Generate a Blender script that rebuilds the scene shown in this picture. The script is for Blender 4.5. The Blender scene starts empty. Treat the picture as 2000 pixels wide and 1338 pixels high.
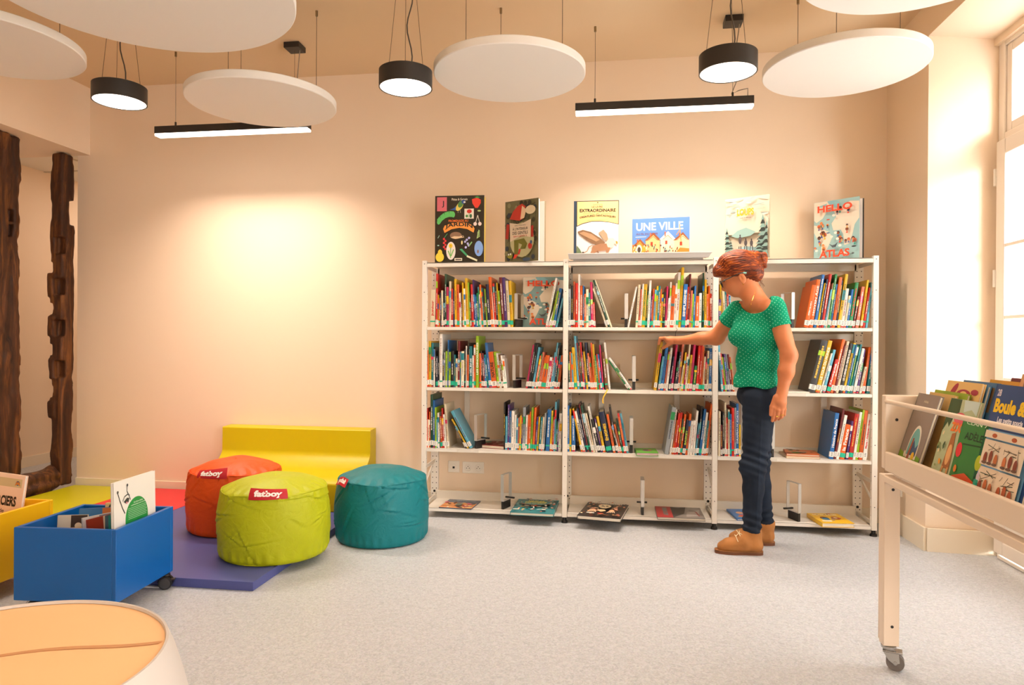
import bpy, bmesh, math, random
import numpy as np
from mathutils import Vector, Matrix, Euler
EMD = 9.0   # lamp diffuser strength
random.seed(7); RNG = np.random.RandomState(5)
SC = bpy.context.scene
COL = SC.collection
PI = math.pi

# ---------------------------------------------------------------- camera
F_PX, YAW, PITCH, ROLL, SHIFT, CAM_Z = 1334., .1449, .003, .0057, 2., 1.12
cam = bpy.data.cameras.new('camera'); cam_o = bpy.data.objects.new('camera', cam); COL.objects.link(cam_o)
cam.sensor_width = 36; cam.lens = F_PX / 2000 * 36; cam.shift_y = SHIFT / 2000; cam.clip_start = .02
cam_o.matrix_world = (Matrix.Translation((0, 0, CAM_Z)) @ Matrix.Rotation(YAW, 4, 'Z')
                      @ Matrix.Rotation(PI / 2 - PITCH, 4, 'X') @ Matrix.Rotation(ROLL, 4, 'Z'))
SC.camera = cam_o

# ---------------------------------------------------------------- light and exposure
SC.view_settings.view_transform = 'Standard'; SC.view_settings.look = 'None'
SC.view_settings.gamma = 1; SC.view_settings.exposure = EXPOSURE = -0.60
SC.cycles.use_denoising = True
SC.cycles.max_bounces = 8; SC.cycles.diffuse_bounces = 5
SC.cycles.sample_clamp_indirect = 6
W = bpy.data.worlds.new('daylight'); SC.world = W; W.use_nodes = True
bg = W.node_tree.nodes['Background']; bg.inputs[0].default_value = (.93, .965, 1.0, 1); bg.inputs[1].default_value = 16.0

def area(name, loc, rot, sx, sy, power, col, spread=180, shape='RECTANGLE', portal=False):
    l = bpy.data.lights.new(name, 'AREA'); l.shape = shape; l.size = sx
    if shape == 'RECTANGLE': l.size_y = sy
    l.energy = power; l.color = col; l.spread = math.radians(spread); l.cycles.is_portal = portal
    o = bpy.data.objects.new(name, l); COL.objects.link(o); o.location = loc; o.rotation_euler = rot
    return o
# portals in the window openings guide the daylight sampling
area('window_portal', (2.12, 3.11, 1.37), (0, PI / 2, 0), 2.7, 1.68, 1, (1, 1, 1), portal=True)
area('window_portal', (2.36, .3, 1.37), (0, PI / 2, 0), 2.7, 1.6, 1, (1, 1, 1), portal=True)  # unseen opening beside the camera, added to bring in daylight
area('window_portal', (2.36, -2.4, 1.37), (0, PI / 2, 0), 2.7, 1.6, 1, (1, 1, 1), portal=True)  # second added opening, further back and out of view
sun = bpy.data.lights.new('sun', 'SUN'); sun.energy = 7.0; sun.angle = math.radians(13); sun.color = (1, .97, .92)
sun_o = bpy.data.objects.new('sun', sun); COL.objects.link(sun_o)
sun_o.rotation_euler = Vector((-.42, 1, -.22)).to_track_quat('-Z', 'Y').to_euler()
LAMP_RGB = (1.0, .85, .73)
# unseen fill lights added under the ceiling behind the camera
for x, y in ((-2.2, .7), (-.6, .7), (.8, .7), (-2.2, -1.6), (.4, -1.6)):
    area('rear_fill', (x, y, 2.42), (0, 0, 0), .26, .26, 6, LAMP_RGB, 150, 'DISK')

# ---------------------------------------------------------------- pixel of the photo -> point on a real plane (layout helper)
def at(px, py, X=None, Y=None, Z=None):
    x, y = px - 1000, py - 669 - SHIFT
    c, s = math.cos(ROLL), math.sin(ROLL); x, y = x * c + y * s, -x * s + y * c
    u, z2 = x / F_PX, -y / F_PX
    c, s = math.cos(PITCH), math.sin(PITCH); d, z = c + z2 * s, -s + z2 * c
    c, s = math.cos(YAW), math.sin(YAW); r = (u * c - d * s, u * s + d * c, z)
    t = X / r[0] if X is not None else Y / r[1] if Y is not None else (Z - CAM_Z) / r[2]
    return Vector((r[0] * t, r[1] * t, r[2] * t + CAM_Z))

# ---------------------------------------------------------------- materials
def lin(h):
    if isinstance(h, str):
        h = h.lstrip('#'); h = [int(h[i:i + 2], 16) / 255 for i in (0, 2, 4)]
        return [(v / 12.92 if v <= .04045 else ((v + .055) / 1.055) ** 2.4) for v in h]
    return list(h)
MATS = {}
def mat(col, rough=.5, metal=0, spec=.5, bump=0, bscale=40, var=0, vscale=3, emit=0, coat=0, sss=0, stretch=(1, 1, 1), key=None):
    k = key or (str(col), rough, metal, spec, bump, bscale, var, vscale, emit, coat, sss, stretch)
    if k in MATS: return MATS[k]
    m = bpy.data.materials.new('m_%d' % len(MATS)); m.use_nodes = True
    nt = m.node_tree; N = nt.nodes; L = nt.links; b = N['Principled BSDF']
    c = lin(col)
    b.inputs['Base Color'].default_value = (*c, 1); b.inputs['Roughness'].default_value = rough
    b.inputs['Metallic'].default_value = metal; b.inputs['Specular IOR Level'].default_value = spec
    b.inputs['Coat Weight'].default_value = coat
    if sss: b.inputs['Subsurface Weight'].default_value = sss; b.inputs['Subsurface Radius'].default_value = (.01, .004, .002)
    if bump or var:
        tc = N.new('ShaderNodeTexCoord'); mp = N.new('ShaderNodeMapping'); L.new(tc.outputs['Object'], mp.inputs[0])
        mp.inputs['Scale'].default_value = stretch
    if bump:
        n = N.new('ShaderNodeTexNoise'); n.inputs['Scale'].default_value = bscale; n.inputs['Detail'].default_value = 4
        L.new(mp.outputs[0], n.inputs['Vector']); bp = N.new('ShaderNodeBump'); bp.inputs['Strength'].default_value = min(1, bump)
        bp.inputs['Distance'].default_value = .003; L.new(n.outputs['Fac'], bp.inputs['Height']); L.new(bp.outputs[0], b.inputs['Normal'])
    if var:
        n = N.new('ShaderNodeTexNoise'); n.inputs['Scale'].default_value = vscale; n.inputs['Detail'].default_value = 5
        L.new(mp.outputs[0], n.inputs['Vector']); r = N.new('ShaderNodeValToRGB'); r.color_ramp.elements[0].position = .3; r.color_ramp.elements[1].position = .7
        r.color_ramp.elements[0].color = (*[v * (1 - var) for v in c], 1); r.color_ramp.elements[1].color = (*[min(1, v * (1 + var)) for v in c], 1)
        L.new(n.outputs['Fac'], r.inputs[0]); L.new(r.outputs[0], b.inputs['Base Color'])
    if emit:
        b.inputs['Emission Color'].default_value = (*c, 1); b.inputs['Emission Strength'].default_value = emit
    MATS[k] = m; return m

# ---------------------------------------------------------------- mesh helpers
class MB:
    """collects faces with material slots, links them as one mesh object"""
    def __init__(s): s.v = []; s.f = []; s.m = []; s.mats = []; s.sm = []
    def mi(s, m):
        if m not in s.mats: s.mats.append(m)
        return s.mats.index(m)
    def add(s, vs, fs, m, M=None, smooth=False):
        o = len(s.v); i = s.mi(m)
        for p in vs:
            s.v.append(tuple(M @ Vector(p)) if M is not None else tuple(p))
        for f in fs: s.f.append([q + o for q in f]); s.m.append(i); s.sm.append(smooth)
    def box(s, x0, x1, y0, y1, z0, z1, m, M=None):
        v = [(x, y, z) for z in (z0, z1) for y in (y0, y1) for x in (x0, x1)]
        s.add(v, [(0, 2, 3, 1), (4, 5, 7, 6), (0, 1, 5, 4), (2, 6, 7, 3), (0, 4, 6, 2), (1, 3, 7, 5)], m, M)
    def prism(s, poly, z0, z1, m, M=None, smooth=False):
        n = len(poly); v = [(x, y, z0) for x, y in poly] + [(x, y, z1) for x, y in poly]
        s.add(v, [tuple(range(n))[::-1], tuple(range(n, 2 * n))], m, M)
        s.add(v, [(i, (i + 1) % n, n + (i + 1) % n, n + i) for i in range(n)], m, M, smooth)
    def cyl(s, r, z0, z1, m, M=None, n=32, r2=None):
        r2 = r if r2 is None else r2
        v = [(r * math.cos(2 * PI * i / n), r * math.sin(2 * PI * i / n), z0) for i in range(n)] + [(r2 * math.cos(2 * PI * i / n), r2 * math.sin(2 * PI * i / n), z1) for i in range(n)]
        s.add(v, [tuple(range(n))[::-1], tuple(range(n, 2 * n))], m, M)
        s.add(v, [(i, (i + 1) % n, n + (i + 1) % n, n + i) for i in range(n)], m, M, True)
    def tube(s, pts, r, m, n=8, rr=None):
        pts = [Vector(p) for p in pts]; vs = []; up = Vector((0, 0, 1))
        for i, p in enumerate(pts):
            t = (pts[min(i + 1, len(pts) - 1)] - pts[max(i - 1, 0)]).normalized()
            a = t.cross(up) if abs(t.z) < .95 else t.cross(Vector((0, 1, 0))); a.normalize(); b = t.cross(a)
            q = r if rr is None else rr[i]
            for k in range(n):
                w = 2 * PI * k / n; vs.append(p + (a * math.cos(w) + b * math.sin(w)) * q)
        fs = [(i * n + k, i * n + (k + 1) % n, (i + 1) * n + (k + 1) % n, (i + 1) * n + k) for i in range(len(pts) - 1) for k in range(n)]
        s.add(vs, fs, m, None, True); s.add(vs[:n], [tuple(range(n))], m); s.add(vs[-n:], [tuple(range(n))[::-1]], m)
    def lathe(s, prof, m, n=64, M=None):
        k = len(prof); vs = [(r * math.cos(2 * PI * i / n), r * math.sin(2 * PI * i / n), z) for i in range(n) for r, z in prof]
        s.add(vs, [(i * k + j, ((i + 1) % n) * k + j, ((i + 1) % n) * k + j + 1, i * k + j + 1) for i in range(n) for j in range(k - 1)], m, M, True)
    def link(s, name, parent=None, bevel=0, loc=None, M=None, seg=2):
        me = bpy.data.meshes.new(name); me.from_pydata(s.v, [], s.f)
        for m in s.mats: me.materials.append(m)
        me.polygons.foreach_set('material_index', s.m); me.polygons.foreach_set('use_smooth', s.sm); me.update()
        if any(s.sm): me.set_sharp_from_angle(angle=.6)
        o = bpy.data.objects.new(name, me); COL.objects.link(o)
        if parent: o.parent = parent
        if M is not None: o.matrix_world = M
        if loc is not None: o.location = loc
        if bevel:
            b = o.modifiers.new('bevel', 'BEVEL'); b.width = bevel; b.segments = seg; b.limit_method = 'ANGLE'; b.angle_limit = .8
        return o
def tag(o, label=None, cat=None, group=None, kind=None):
    if label: o['label'] = label
    if cat: o['category'] = cat
    if group: o['group'] = group
    if kind: o['kind'] = kind
    return o
def empty(name, loc=(0, 0, 0), label=None, cat=None, group=None, rz=0):
    o = bpy.data.objects.new(name, None); COL.objects.link(o); o.location = loc; o.rotation_euler = (0, 0, rz); o.empty_display_size = .1
    return tag(o, label, cat, group)
def struct(mb, name, bevel=0):
    return tag(mb.link(name, bevel=bevel), kind='structure')

# flat artwork: text and shapes
TXT = {}
def text_geo(st, weight=0):
    k = (st, weight)
    if k in TXT: return TXT[k]
    cu = bpy.data.curves.new('t', 'FONT'); cu.body = st; cu.size = 1; cu.offset = weight; cu.resolution_u = 3; cu.fill_mode = 'FRONT'
    o = bpy.data.objects.new('t', cu); COL.objects.link(o)
    dg = bpy.context.evaluated_depsgraph_get(); dg.update(); me = bpy.data.meshes.new_from_object(o.evaluated_get(dg))
    v = np.array([p.co[:2] for p in me.vertices]); f = [tuple(p.vertices) for p in me.polygons]
    bpy.data.objects.remove(o); bpy.data.meshes.remove(me); bpy.data.curves.remove(cu)
    v = v - v.min(0); sz = v.max(0); TXT[k] = (v / sz, f, sz[0] / sz[1]); return TXT[k]
def paint(mb, items, fn, rough=.45):
    """items drawn in 2D; fn(x, y, layer) -> 3D point"""
    for k, it in enumerate(items):
        t = it[0]; m = mat(it[-1], rough)
        if t == 'r':
            _, x0, y0, x1, y1, _c = it; P = [(x0, y0), (x1, y0), (x1, y1), (x0, y1)]; fs = [(0, 1, 2, 3)]
        elif t == 'e':
            cx, cy, rx, ry = it[1:5]; a = it[5] if len(it) > 6 else 0; P = []
            for i in range(20):
                w = 2 * PI * i / 20; x, y = rx * math.cos(w), ry * math.sin(w)
                P.append((cx + x * math.cos(a) - y * math.sin(a), cy + x * math.sin(a) + y * math.cos(a)))
            fs = [tuple(range(20))]
        elif t == 'p': P = it[1]; fs = [tuple(range(len(P)))]
        elif t == 'l':
            P = []; fs = []; w = it[2]
            for i in range(len(it[1]) - 1):
                (ax, ay), (bx, by) = it[1][i], it[1][i + 1]; d = math.hypot(bx - ax, by - ay) or 1; nx, ny = -(by - ay) / d * w / 2, (bx - ax) / d * w / 2
                n = len(P); P += [(ax + nx, ay + ny), (ax - nx, ay - ny), (bx - nx, by - ny), (bx + nx, by + ny)]; fs.append((n, n + 1, n + 2, n + 3))
        elif t == 't':
            _, st, cx, cy, w, h = it[:6]; opt = it[6] if len(it) > 7 else {}
            v, fs, asp = text_geo(st, opt.get('b', .01)); P = []
            rot = opt.get('rot', 0); arc = opt.get('arc', 0); sh = opt.get('shear', 0)
            for x, y in v:
                x, y = (x - .5) * w, (y - .5) * h; x += y * sh; y += arc * (1 - (2 * x / w) ** 2)
                P.append((cx + x * math.cos(rot) - y * math.sin(rot), cy + x * math.sin(rot) + y * math.cos(rot)))
        mb.add([fn(x, y, k + 1) for x, y in P], fs, m)

# ---------------------------------------------------------------- implicit surfaces (smooth blends), meshed by surface nets
def capsule(a, b, ra, rb):
    a, b = np.array(a, float), np.array(b, float); ab = b - a; L = (ab ** 2).sum() + 1e-9
    def f(X, Y, Z):
        px, py, pz = X - a[0], Y - a[1], Z - a[2]; t = np.clip((px * ab[0] + py * ab[1] + pz * ab[2]) / L, 0, 1)
        return np.sqrt((px - t * ab[0]) ** 2 + (py - t * ab[1]) ** 2 + (pz - t * ab[2]) ** 2) - (ra + (rb - ra) * t)
    R = max(ra, rb); return f, np.minimum(a, b) - R, np.maximum(a, b) + R
def ellip(c, r, R=None):
    c = np.array(c, float); r = np.array(r, float); M = np.eye(3) if R is None else np.array(R, float)   # rows: local axes
    def f(X, Y, Z):
        x, y, z = X - c[0], Y - c[1], Z - c[2]
        q = [M[i][0] * x + M[i][1] * y + M[i][2] * z for i in range(3)]
        k0 = np.sqrt(sum((q[i] / r[i]) ** 2 for i in range(3))); k1 = np.sqrt(sum((q[i] / r[i] ** 2) ** 2 for i in range(3))) + 1e-6
        return k0 * (k0 - 1) / k1
    m = r.max(); return f, c - m, c + m
def sdf_grid(prims, res, k=.02, pad=.03, post=None):
    lo = np.min([p[1] for p in prims], 0) - pad; hi = np.max([p[2] for p in prims], 0) + pad
    n = np.ceil((hi - lo) / res).astype(int) + 1; D = np.full(n, .08, np.float32); ax = [lo[i] + res * np.arange(n[i]) for i in range(3)]
    for p in prims:
        kk = p[3] if len(p) > 3 else k; mg = pad + kk
        i0 = np.maximum(((p[1] - mg - lo) / res).astype(int), 0); i1 = np.minimum(((p[2] + mg - lo) / res).astype(int) + 2, n)
        sl = tuple(slice(a, b) for a, b in zip(i0, i1))
        X = ax[0][sl[0]][:, None, None]; Y = ax[1][sl[1]][None, :, None]; Z = ax[2][sl[2]][None, None, :]
        d = p[0](X, Y, Z); g = D[sl]; h = np.clip(.5 + .5 * (g - d) / kk, 0, 1); D[sl] = g * (1 - h) + d * h - kk * h * (1 - h)
    if post is not None:
        D = post(D, ax[0][:, None, None], ax[1][None, :, None], ax[2][None, None, :])
    return D, lo, res
def nets(D, lo, res):
    s = D < 0; n = np.array(D.shape)
    acc = np.zeros((*(n - 1), 3), np.float32); cnt = np.zeros(n - 1, np.float32)
    for a in range(3):
        sl0 = [slice(None)] * 3; sl1 = [slice(None)] * 3; sl0[a] = slice(0, -1); sl1[a] = slice(1, None)
        d0, d1 = D[tuple(sl0)], D[tuple(sl1)]; cr = (d0 < 0) != (d1 < 0); t = np.where(cr, d0 / np.where(cr, d0 - d1, 1), 0)
        b, c = [i for i in range(3) if i != a]
        for ob in (0, 1):
            for oc in (0, 1):
                q = [slice(None)] * 3; q[b] = slice(ob, n[b] - 1 + ob); q[c] = slice(oc, n[c] - 1 + oc); q = tuple(q)
                m = cr[q]; acc[..., a] += np.where(m, t[q], 0); acc[..., b] += m * ob; acc[..., c] += m * oc; cnt += m
    cell = cnt > 0; idx = np.full(n - 1, -1, np.int64); idx[cell] = np.arange(cell.sum())
    pos = np.argwhere(cell) + acc[cell] / cnt[cell][:, None]; V = lo + res * pos; Fs = []
    for a in range(3):
        sl0 = [slice(1, -1)] * 3; sl1 = [slice(1, -1)] * 3; sl0[a] = slice(0, -1); sl1[a] = slice(1, None)
        s0, s1 = s[tuple(sl0)], s[tuple(sl1)]; e = np.argwhere(s0 != s1); fl = s0[s0 != s1]
        off = np.ones(3, int); off[a] = 0; e = e + off; b, c = (a + 1) % 3, (a + 2) % 3
        def g(db, dc):
            q = e.copy(); q[:, b] -= db; q[:, c] -= dc; return idx[q[:, 0], q[:, 1], q[:, 2]]
        Q = np.stack([g(1, 1), g(0, 1), g(0, 0), g(1, 0)], 1); Q[~fl] = Q[~fl][:, ::-1]; Fs.append(Q)
    Fs = np.concatenate(Fs); return V, Fs[(Fs >= 0).all(1)]
def blob(name, prims, res, m, parent=None, k=.02, post=None, smooth=True, faces_mat=None):
    V, Fq = nets(*sdf_grid(prims, res, k, post=post))
    me = bpy.data.meshes.new(name); me.from_pydata(V.tolist(), [], Fq.tolist())
    for q in (m if isinstance(m, list) else [m]): me.materials.append(q)
    if faces_mat is not None: me.polygons.foreach_set('material_index', faces_mat(V[Fq].mean(1)).astype(np.int32))
    me.polygons.foreach_set('use_smooth', [smooth] * len(me.polygons)); me.update()
    o = bpy.data.objects.new(name, me); COL.objects.link(o)
    if parent:
        o.parent = parent; o.matrix_parent_inverse = parent_matrix(parent).inverted()
    return o
def parent_matrix(p):
    M = Matrix.LocRotScale(p.location, p.rotation_euler, p.scale)
    return M
def vnoise(X, Y, Z, s, seed=0):
    """cheap smooth pseudo noise"""
    return (np.sin(X * s + 1.3 * np.sin(Z * s * .7 + seed) + seed) * np.sin(Y * s * 1.1 + 2.1 + 1.2 * np.sin(X * s * .8)) + .6 * np.sin(Z * s * .9 + 2 * np.sin(Y * s * .6 + seed * 2))) / 1.6
# ================================================================ room shell
WALL = mat('#efd9bf', .7, spec=.25, bump=.12, bscale=260)
WHITE = mat('#f2ece2', .5, spec=.4)
TRIM = mat('#ecdfc8', .45, spec=.4)
CEIL = mat('#e0c6a2', .8, spec=.2, bump=.1, bscale=200)
FLOOR = mat('#d9cdbb', .42, spec=.35, key='floor')
def floor_mat(m):
    nt = m.node_tree; N = nt.nodes; L = nt.links; b = N['Principled BSDF']
    tc = N.new('ShaderNodeTexCoord'); n = N.new('ShaderNodeTexNoise'); n.inputs['Scale'].default_value = 75; n.inputs['Detail'].default_value = 6; n.inputs['Distortion'].default_value = 1.5
    n2 = N.new('ShaderNodeTexVoronoi'); n2.inputs['Scale'].default_value = 130
    L.new(tc.outputs['Object'], n.inputs['Vector']); L.new(tc.outputs['Object'], n2.inputs['Vector'])
    r = N.new('ShaderNodeValToRGB'); e = r.color_ramp.elements; e[0].position = .35; e[1].position = .62
    e[0].color = (*lin('#a9acb0'), 1); e[1].color = (*lin('#c3c5c8'), 1); L.new(n.outputs['Fac'], r.inputs[0])
    mx = N.new('ShaderNodeMixRGB'); mx.blend_type = 'MULTIPLY'; mx.inputs[0].default_value = .05; L.new(r.outputs[0], mx.inputs[1]); L.new(n2.outputs['Color'], mx.inputs[2])
    L.new(mx.outputs[0], b.inputs['Base Color'])
    bp = N.new('ShaderNodeBump'); bp.inputs['Strength'].default_value = .15; bp.inputs['Distance'].default_value = .001; L.new(n.outputs['Fac'], bp.inputs['Height']); L.new(bp.outputs[0], b.inputs['Normal'])
floor_mat(FLOOR)
YB, XR, ZC, XL = 4.555, 1.69, 2.9745, -3.83
XW = 2.02         # window plane
m = MB(); m.box(-6, 2.9, -3.6, 8, -.1, 0, FLOOR); struct(m, 'floor')
m = MB(); m.box(-6, 2.35, -3.5, YB + .1, ZC, ZC + .1, CEIL); struct(m, 'ceiling')
m = MB(); m.box(-3.93, XR + .1, YB, YB + .15, 0, ZC, WALL); struct(m, 'wall_back')
# right wall: pier beside the back corner, splayed recess of the window, lintel and the pier towards the camera
m = MB()
m.add([(XR, YB, 0), (XR, 3.99, 0), (2.06, 3.955, 0), (2.35, 3.955, 0), (2.35, YB, 0), (XR, YB, ZC), (XR, 3.99, ZC), (2.06, 3.955, ZC), (2.35, 3.955, ZC), (2.35, YB, ZC)],
      [(0, 1, 6, 5), (1, 2, 7, 6), (2, 3, 8, 7), (3, 4, 9, 8), (4, 0, 5, 9), (0, 4, 3, 2, 1)], WALL)
m.add([(XR, 3.99, 2.79), (XR, 2.2, 2.79), (2.06, 2.2, 2.73), (2.06, 3.99, 2.73), (XR, 3.99, ZC), (XR, 2.2, ZC), (2.06, 2.2, ZC), (2.06, 3.99, ZC)],
      [(0, 1, 2, 3), (0, 4, 5, 1), (1, 5, 6, 2), (2, 6, 7, 3)], WALL)
m.box(2.0, 2.35, 2.2, 3.97, 2.70, ZC, WALL)
m.box(XR, 2.35, 1.1, 2.25, 0, ZC, WALL)
m.box(XR, 2.35, -.5, 1.1, 2.75, ZC, WALL)  # wall above an unseen window opening added for daylight
m.box(XR, 2.35, -1.6, -.5, 0, ZC, WALL)
m.box(XR, 2.35, -3.2, -1.6, 2.75, ZC, WALL)  # wall above the other added opening
m.box(XR, 2.35, -3.5, -3.2, 0, ZC, WALL)
struct(m, 'wall_right')
# left: bulkhead over the timber frame, corridor beyond
m = MB(); m.box(-5.2, XL, -3.5, YB, 2.48, ZC, WALL); struct(m, 'trim_1')
m = MB(); m.box(-5.2, -5.05, -3.5, 8.1, 0, 2.64, WALL); m.box(-5.2, -3.78, 8.0, 8.1, 0, 2.64, WALL); m.box(-3.93, -3.78, YB + .1, 8.1, 0, 2.64, WALL); struct(m, 'wall_left')
m = MB(); m.box(-5.2, 2.35, -3.6, -3.5, 0, ZC + .1, WALL); struct(m, 'wall_rear')
TILE = mat('#e8e0d2', .8)
m = MB(); m.box(-5.05, -3.9, YB, 8, 2.62, 2.66, TILE)
for k in range(7): m.box(-5.05, -3.9, YB + .3 + k * .6, YB + .32 + k * .6, 2.612, 2.62, mat('#cbbfab', .6))
m.box(-4.46, -4.44, YB, 8, 2.612, 2.62, mat('#cbbfab', .6)); struct(m, 'trim_2')
cl = MB(); cl.box(-4.75, -4.15, 6.4, 7.0, 2.59, 2.62, mat('#fff0dc', .4, emit=7)); tag(cl.link('corridor_fill_panel'), 'unseen square fill light added in the corridor ceiling behind the timber frame', 'fill light')  # glowing panel added out of view to brighten the corridor
area('corridor_fill', (-4.45, 6.4, 2.58), (0, 0, 0), .55, .55, 14, LAMP_RGB)  # added fill under that panel
area('corridor_fill', (-4.5, 4.6, 2.58), (0, 0, 0), .3, .3, 5, LAMP_RGB)  # more added corridor fill, with no lamp body
# baseboards
def base(pts, name, h=.09, t=.014, mt=TRIM):
    m = MB()
    for (x0, y0), (x1, y1) in zip(pts[:-1], pts[1:]):
        d = Vector((x1 - x0, y1 - y0)).normalized(); n = Vector((d.y, -d.x)) * t
        m.prism([(x0, y0), (x1, y1), (x1 + n.x, y1 + n.y), (x0 + n.x, y0 + n.y)], 0, h, mt)
    return struct(m, name, bevel=.002)
base([(-3.93, YB), (XR, YB)], 'baseboard_back')
base([(XR, YB), (XR, 3.99 - .014), (2.02, 3.955)], 'baseboard_right', h=.125)
base([(-5.05, 8), (-5.05, 0)][::-1], 'baseboard_left', h=.09)

# ---------------------------------------------------------------- french window in the recess
def window():
    FR = mat('#f1e6da', .35, spec=.5)
    y1, y0 = 3.955, 2.27
    t = MB()
    t.box(XW, XW + .07, y0, y0 + .06, 0, 2.74, FR); t.box(XW, XW + .07, y1 - .055, y1, 0, 2.74, FR)
    t.box(XW + .001, XW + .069, y0 + .06, y1 - .055, 2.68, 2.739, FR); t.box(XW + .001, XW + .069, y0 + .06, y1 - .055, 2.165, 2.225, FR); t.box(XW - .02, XW + .069, y0 + .06, y1 - .055, .001, .02, FR)
    win = tag(t.link('window_1', bevel=.004), kind='structure')
    # fixed light above the transom
    yc = (y0 + y1) / 2
    for a, b in ((y0 + .062, yc - .001), (yc + .001, y1 - .057)):
        f = MB(); w = .045
        f.box(XW + .01, XW + .06, a, a + w, 2.226, 2.679, FR); f.box(XW + .01, XW + .06, b - w, b, 2.226, 2.679, FR)
        f.box(XW + .011, XW + .059, a + w, b - w, 2.226, 2.226 + w, FR); f.box(XW + .011, XW + .059, a + w, b - w, 2.679 - w, 2.679, FR)
        fo = f.link('top_sash', win, bevel=.004)
        g = MB(); g.box(XW + .033, XW + .037, a + w, b - w, 2.22 + w, 2.69 - w, GLASS); g.link('pane', fo)
    for k, (a, b) in enumerate(((y0 + .045, yc - .001), (yc + .001, y1 - .040))):
        f = MB(); w = .08
        f.box(XW - .03, XW - .002, a, a + w, .03, 2.18, FR); f.box(XW - .03, XW - .002, b - w, b, .03, 2.18, FR)
        f.box(XW - .029, XW - .003, a + w, b - w, 2.18 - w, 2.18, FR); f.box(XW - .029, XW - .003, a + w, b - w, .03, .10, FR); f.box(XW - .029, XW - .003, a + w, b - w, .52, .60, FR)
        fo = f.link('casement', win, bevel=.006)
        g = MB(); g.box(XW - .017, XW - .012, a + w, b - w, .60, 2.18 - w, GLASS); g.link('pane', fo)
        g = MB(); g.box(XW - .018, XW - .006, a + w, b - w, .10, .52, FR); g.box(XW - .025, XW - .018, a + w + .04, b - w - .04, .14, .48, FR); g.link('lower_panel', fo, bevel=.008)
        g = MB()
        for z in (.93, 1.25, 1.62): g.box(XW - .026, XW - .005, a + w, b - w, z, z + .018, FR)
        g.link('glazing_bar', fo, bevel=.003)
        g = MB()
        for z in (.35, 1.42, 1.95): g.cyl(.009, z, z + .09, mat('#f4ede2', .3), Matrix.Translation((XW - .03, b + .004 if k else a - .004, 0)), 12)
        g.link('hinge', fo)
    h = MB(); h.box(XW - .04, XW - .031, yc - .018, yc + .018, 1.0, 1.15, mat('#c9c4bb', .3, 1)); h.box(XW - .06, XW - .041, yc - .012, yc + .1, 1.09, 1.115, mat('#c9c4bb', .3, 1)); h.link('window_handle', win, bevel=.003)
GLASS = mat('#ffffff', 0, key='glass'); 
nt = GLASS.node_tree; nt.nodes.clear(); o_ = nt.nodes.new('ShaderNodeOutputMaterial'); mx = nt.nodes.new('ShaderNodeMixShader'); mx.inputs[0].default_value = .06
tr = nt.nodes.new('ShaderNodeBsdfTransparent'); gl = nt.nodes.new('ShaderNodeBsdfGlossy'); gl.inputs['Roughness'].default_value = .02
nt.links.new(tr.outputs[0], mx.inputs[1]); nt.links.new(gl.outputs[0], mx.inputs[2]); nt.links.new(mx.outputs[0], o_.inputs[0])
window()
# sunlit pale facade across the street, seen white through the panes
m = MB(); m.box(6.5, 6.8, -3, 12, -1, 6, mat('#f2efe8', .8)); struct(m, 'wall_outside')

# ---------------------------------------------------------------- old timber frame on the left
def wood_mat():
    m = mat('#5b3216', .6, spec=.35, bump=1, bscale=26, stretch=(1, 1, .14), key='oldwood')
    nt = m.node_tree; N = nt.nodes; L = nt.links; b = N['Principled BSDF']; tc = N.new('ShaderNodeTexCoord'); mp = N.new('ShaderNodeMapping'); mp.inputs['Scale'].default_value = (1, 1, .1)
    L.new(tc.outputs['Object'], mp.inputs[0]); n = N.new('ShaderNodeTexNoise'); n.inputs['Scale'].default_value = 14; n.inputs['Detail'].default_value = 8; n.inputs['Roughness'].default_value = .7; n.inputs['Distortion'].default_value = 1.2
    L.new(mp.outputs[0], n.inputs['Vector']); r = N.new('ShaderNodeValToRGB'); e = r.color_ramp.elements
    e[0].position = .32; e[0].color = (*lin('#160b05'), 1); e[1].position = .72; e[1].color = (*lin('#8a5526'), 1); x = e.new(.5); x.color = (*lin('#472710'), 1)
    L.new(n.outputs['Fac'], r.inputs[0]); L.new(r.outputs[0], b.inputs['Base Color']); return m
WOOD = wood_mat()
def sbox(x0, x1, y0, y1, z0, z1, r=.01):
    c = np.array([(x0 + x1) / 2, (y0 + y1) / 2, (z0 + z1) / 2]); h = np.array([(x1 - x0) / 2, (y1 - y0) / 2, (z1 - z0) / 2]) - r
    def f(X, Y, Z):
        q = [np.abs(X - c[0]) - h[0], np.abs(Y - c[1]) - h[1], np.abs(Z - c[2]) - h[2]]
        return np.sqrt(sum(np.maximum(v, 0) ** 2 for v in q)) + np.minimum(np.maximum(np.maximum(q[0], q[1]), q[2]), 0) - r
    return f, np.array([x0, y0, z0]), np.array([x1, y1, z1])
def post(x0, x1, y0, y1, z0, z1, notch, name, label, amp=.006, seed=0, chunks=()):
    ns = [sbox(*n, r=.004)[0] for n in notch]
    def pf(D, X, Y, Z):
        D = D + amp * vnoise(X, Y, Z, 22, seed) + amp * .5 * vnoise(X, Y, Z, 75, seed + 5) + amp * .7 * vnoise(X * 3, Y * 3, Z * .6, 30, seed + 2) + amp * 1.6 * np.sin(Z * 2.3 + seed) * .5
        for n in ns: D = np.maximum(D, -n(X, Y, Z) + .003 * vnoise(X, Y, Z, 60, 3))
        return D
    o = blob(name, [sbox(x0, x1, y0, y1, z0, z1)] + [(*sbox(*c), .004) for c in chunks], .011, WOOD, k=.01, post=pf)
    return tag(o, label, 'timber post')
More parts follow.
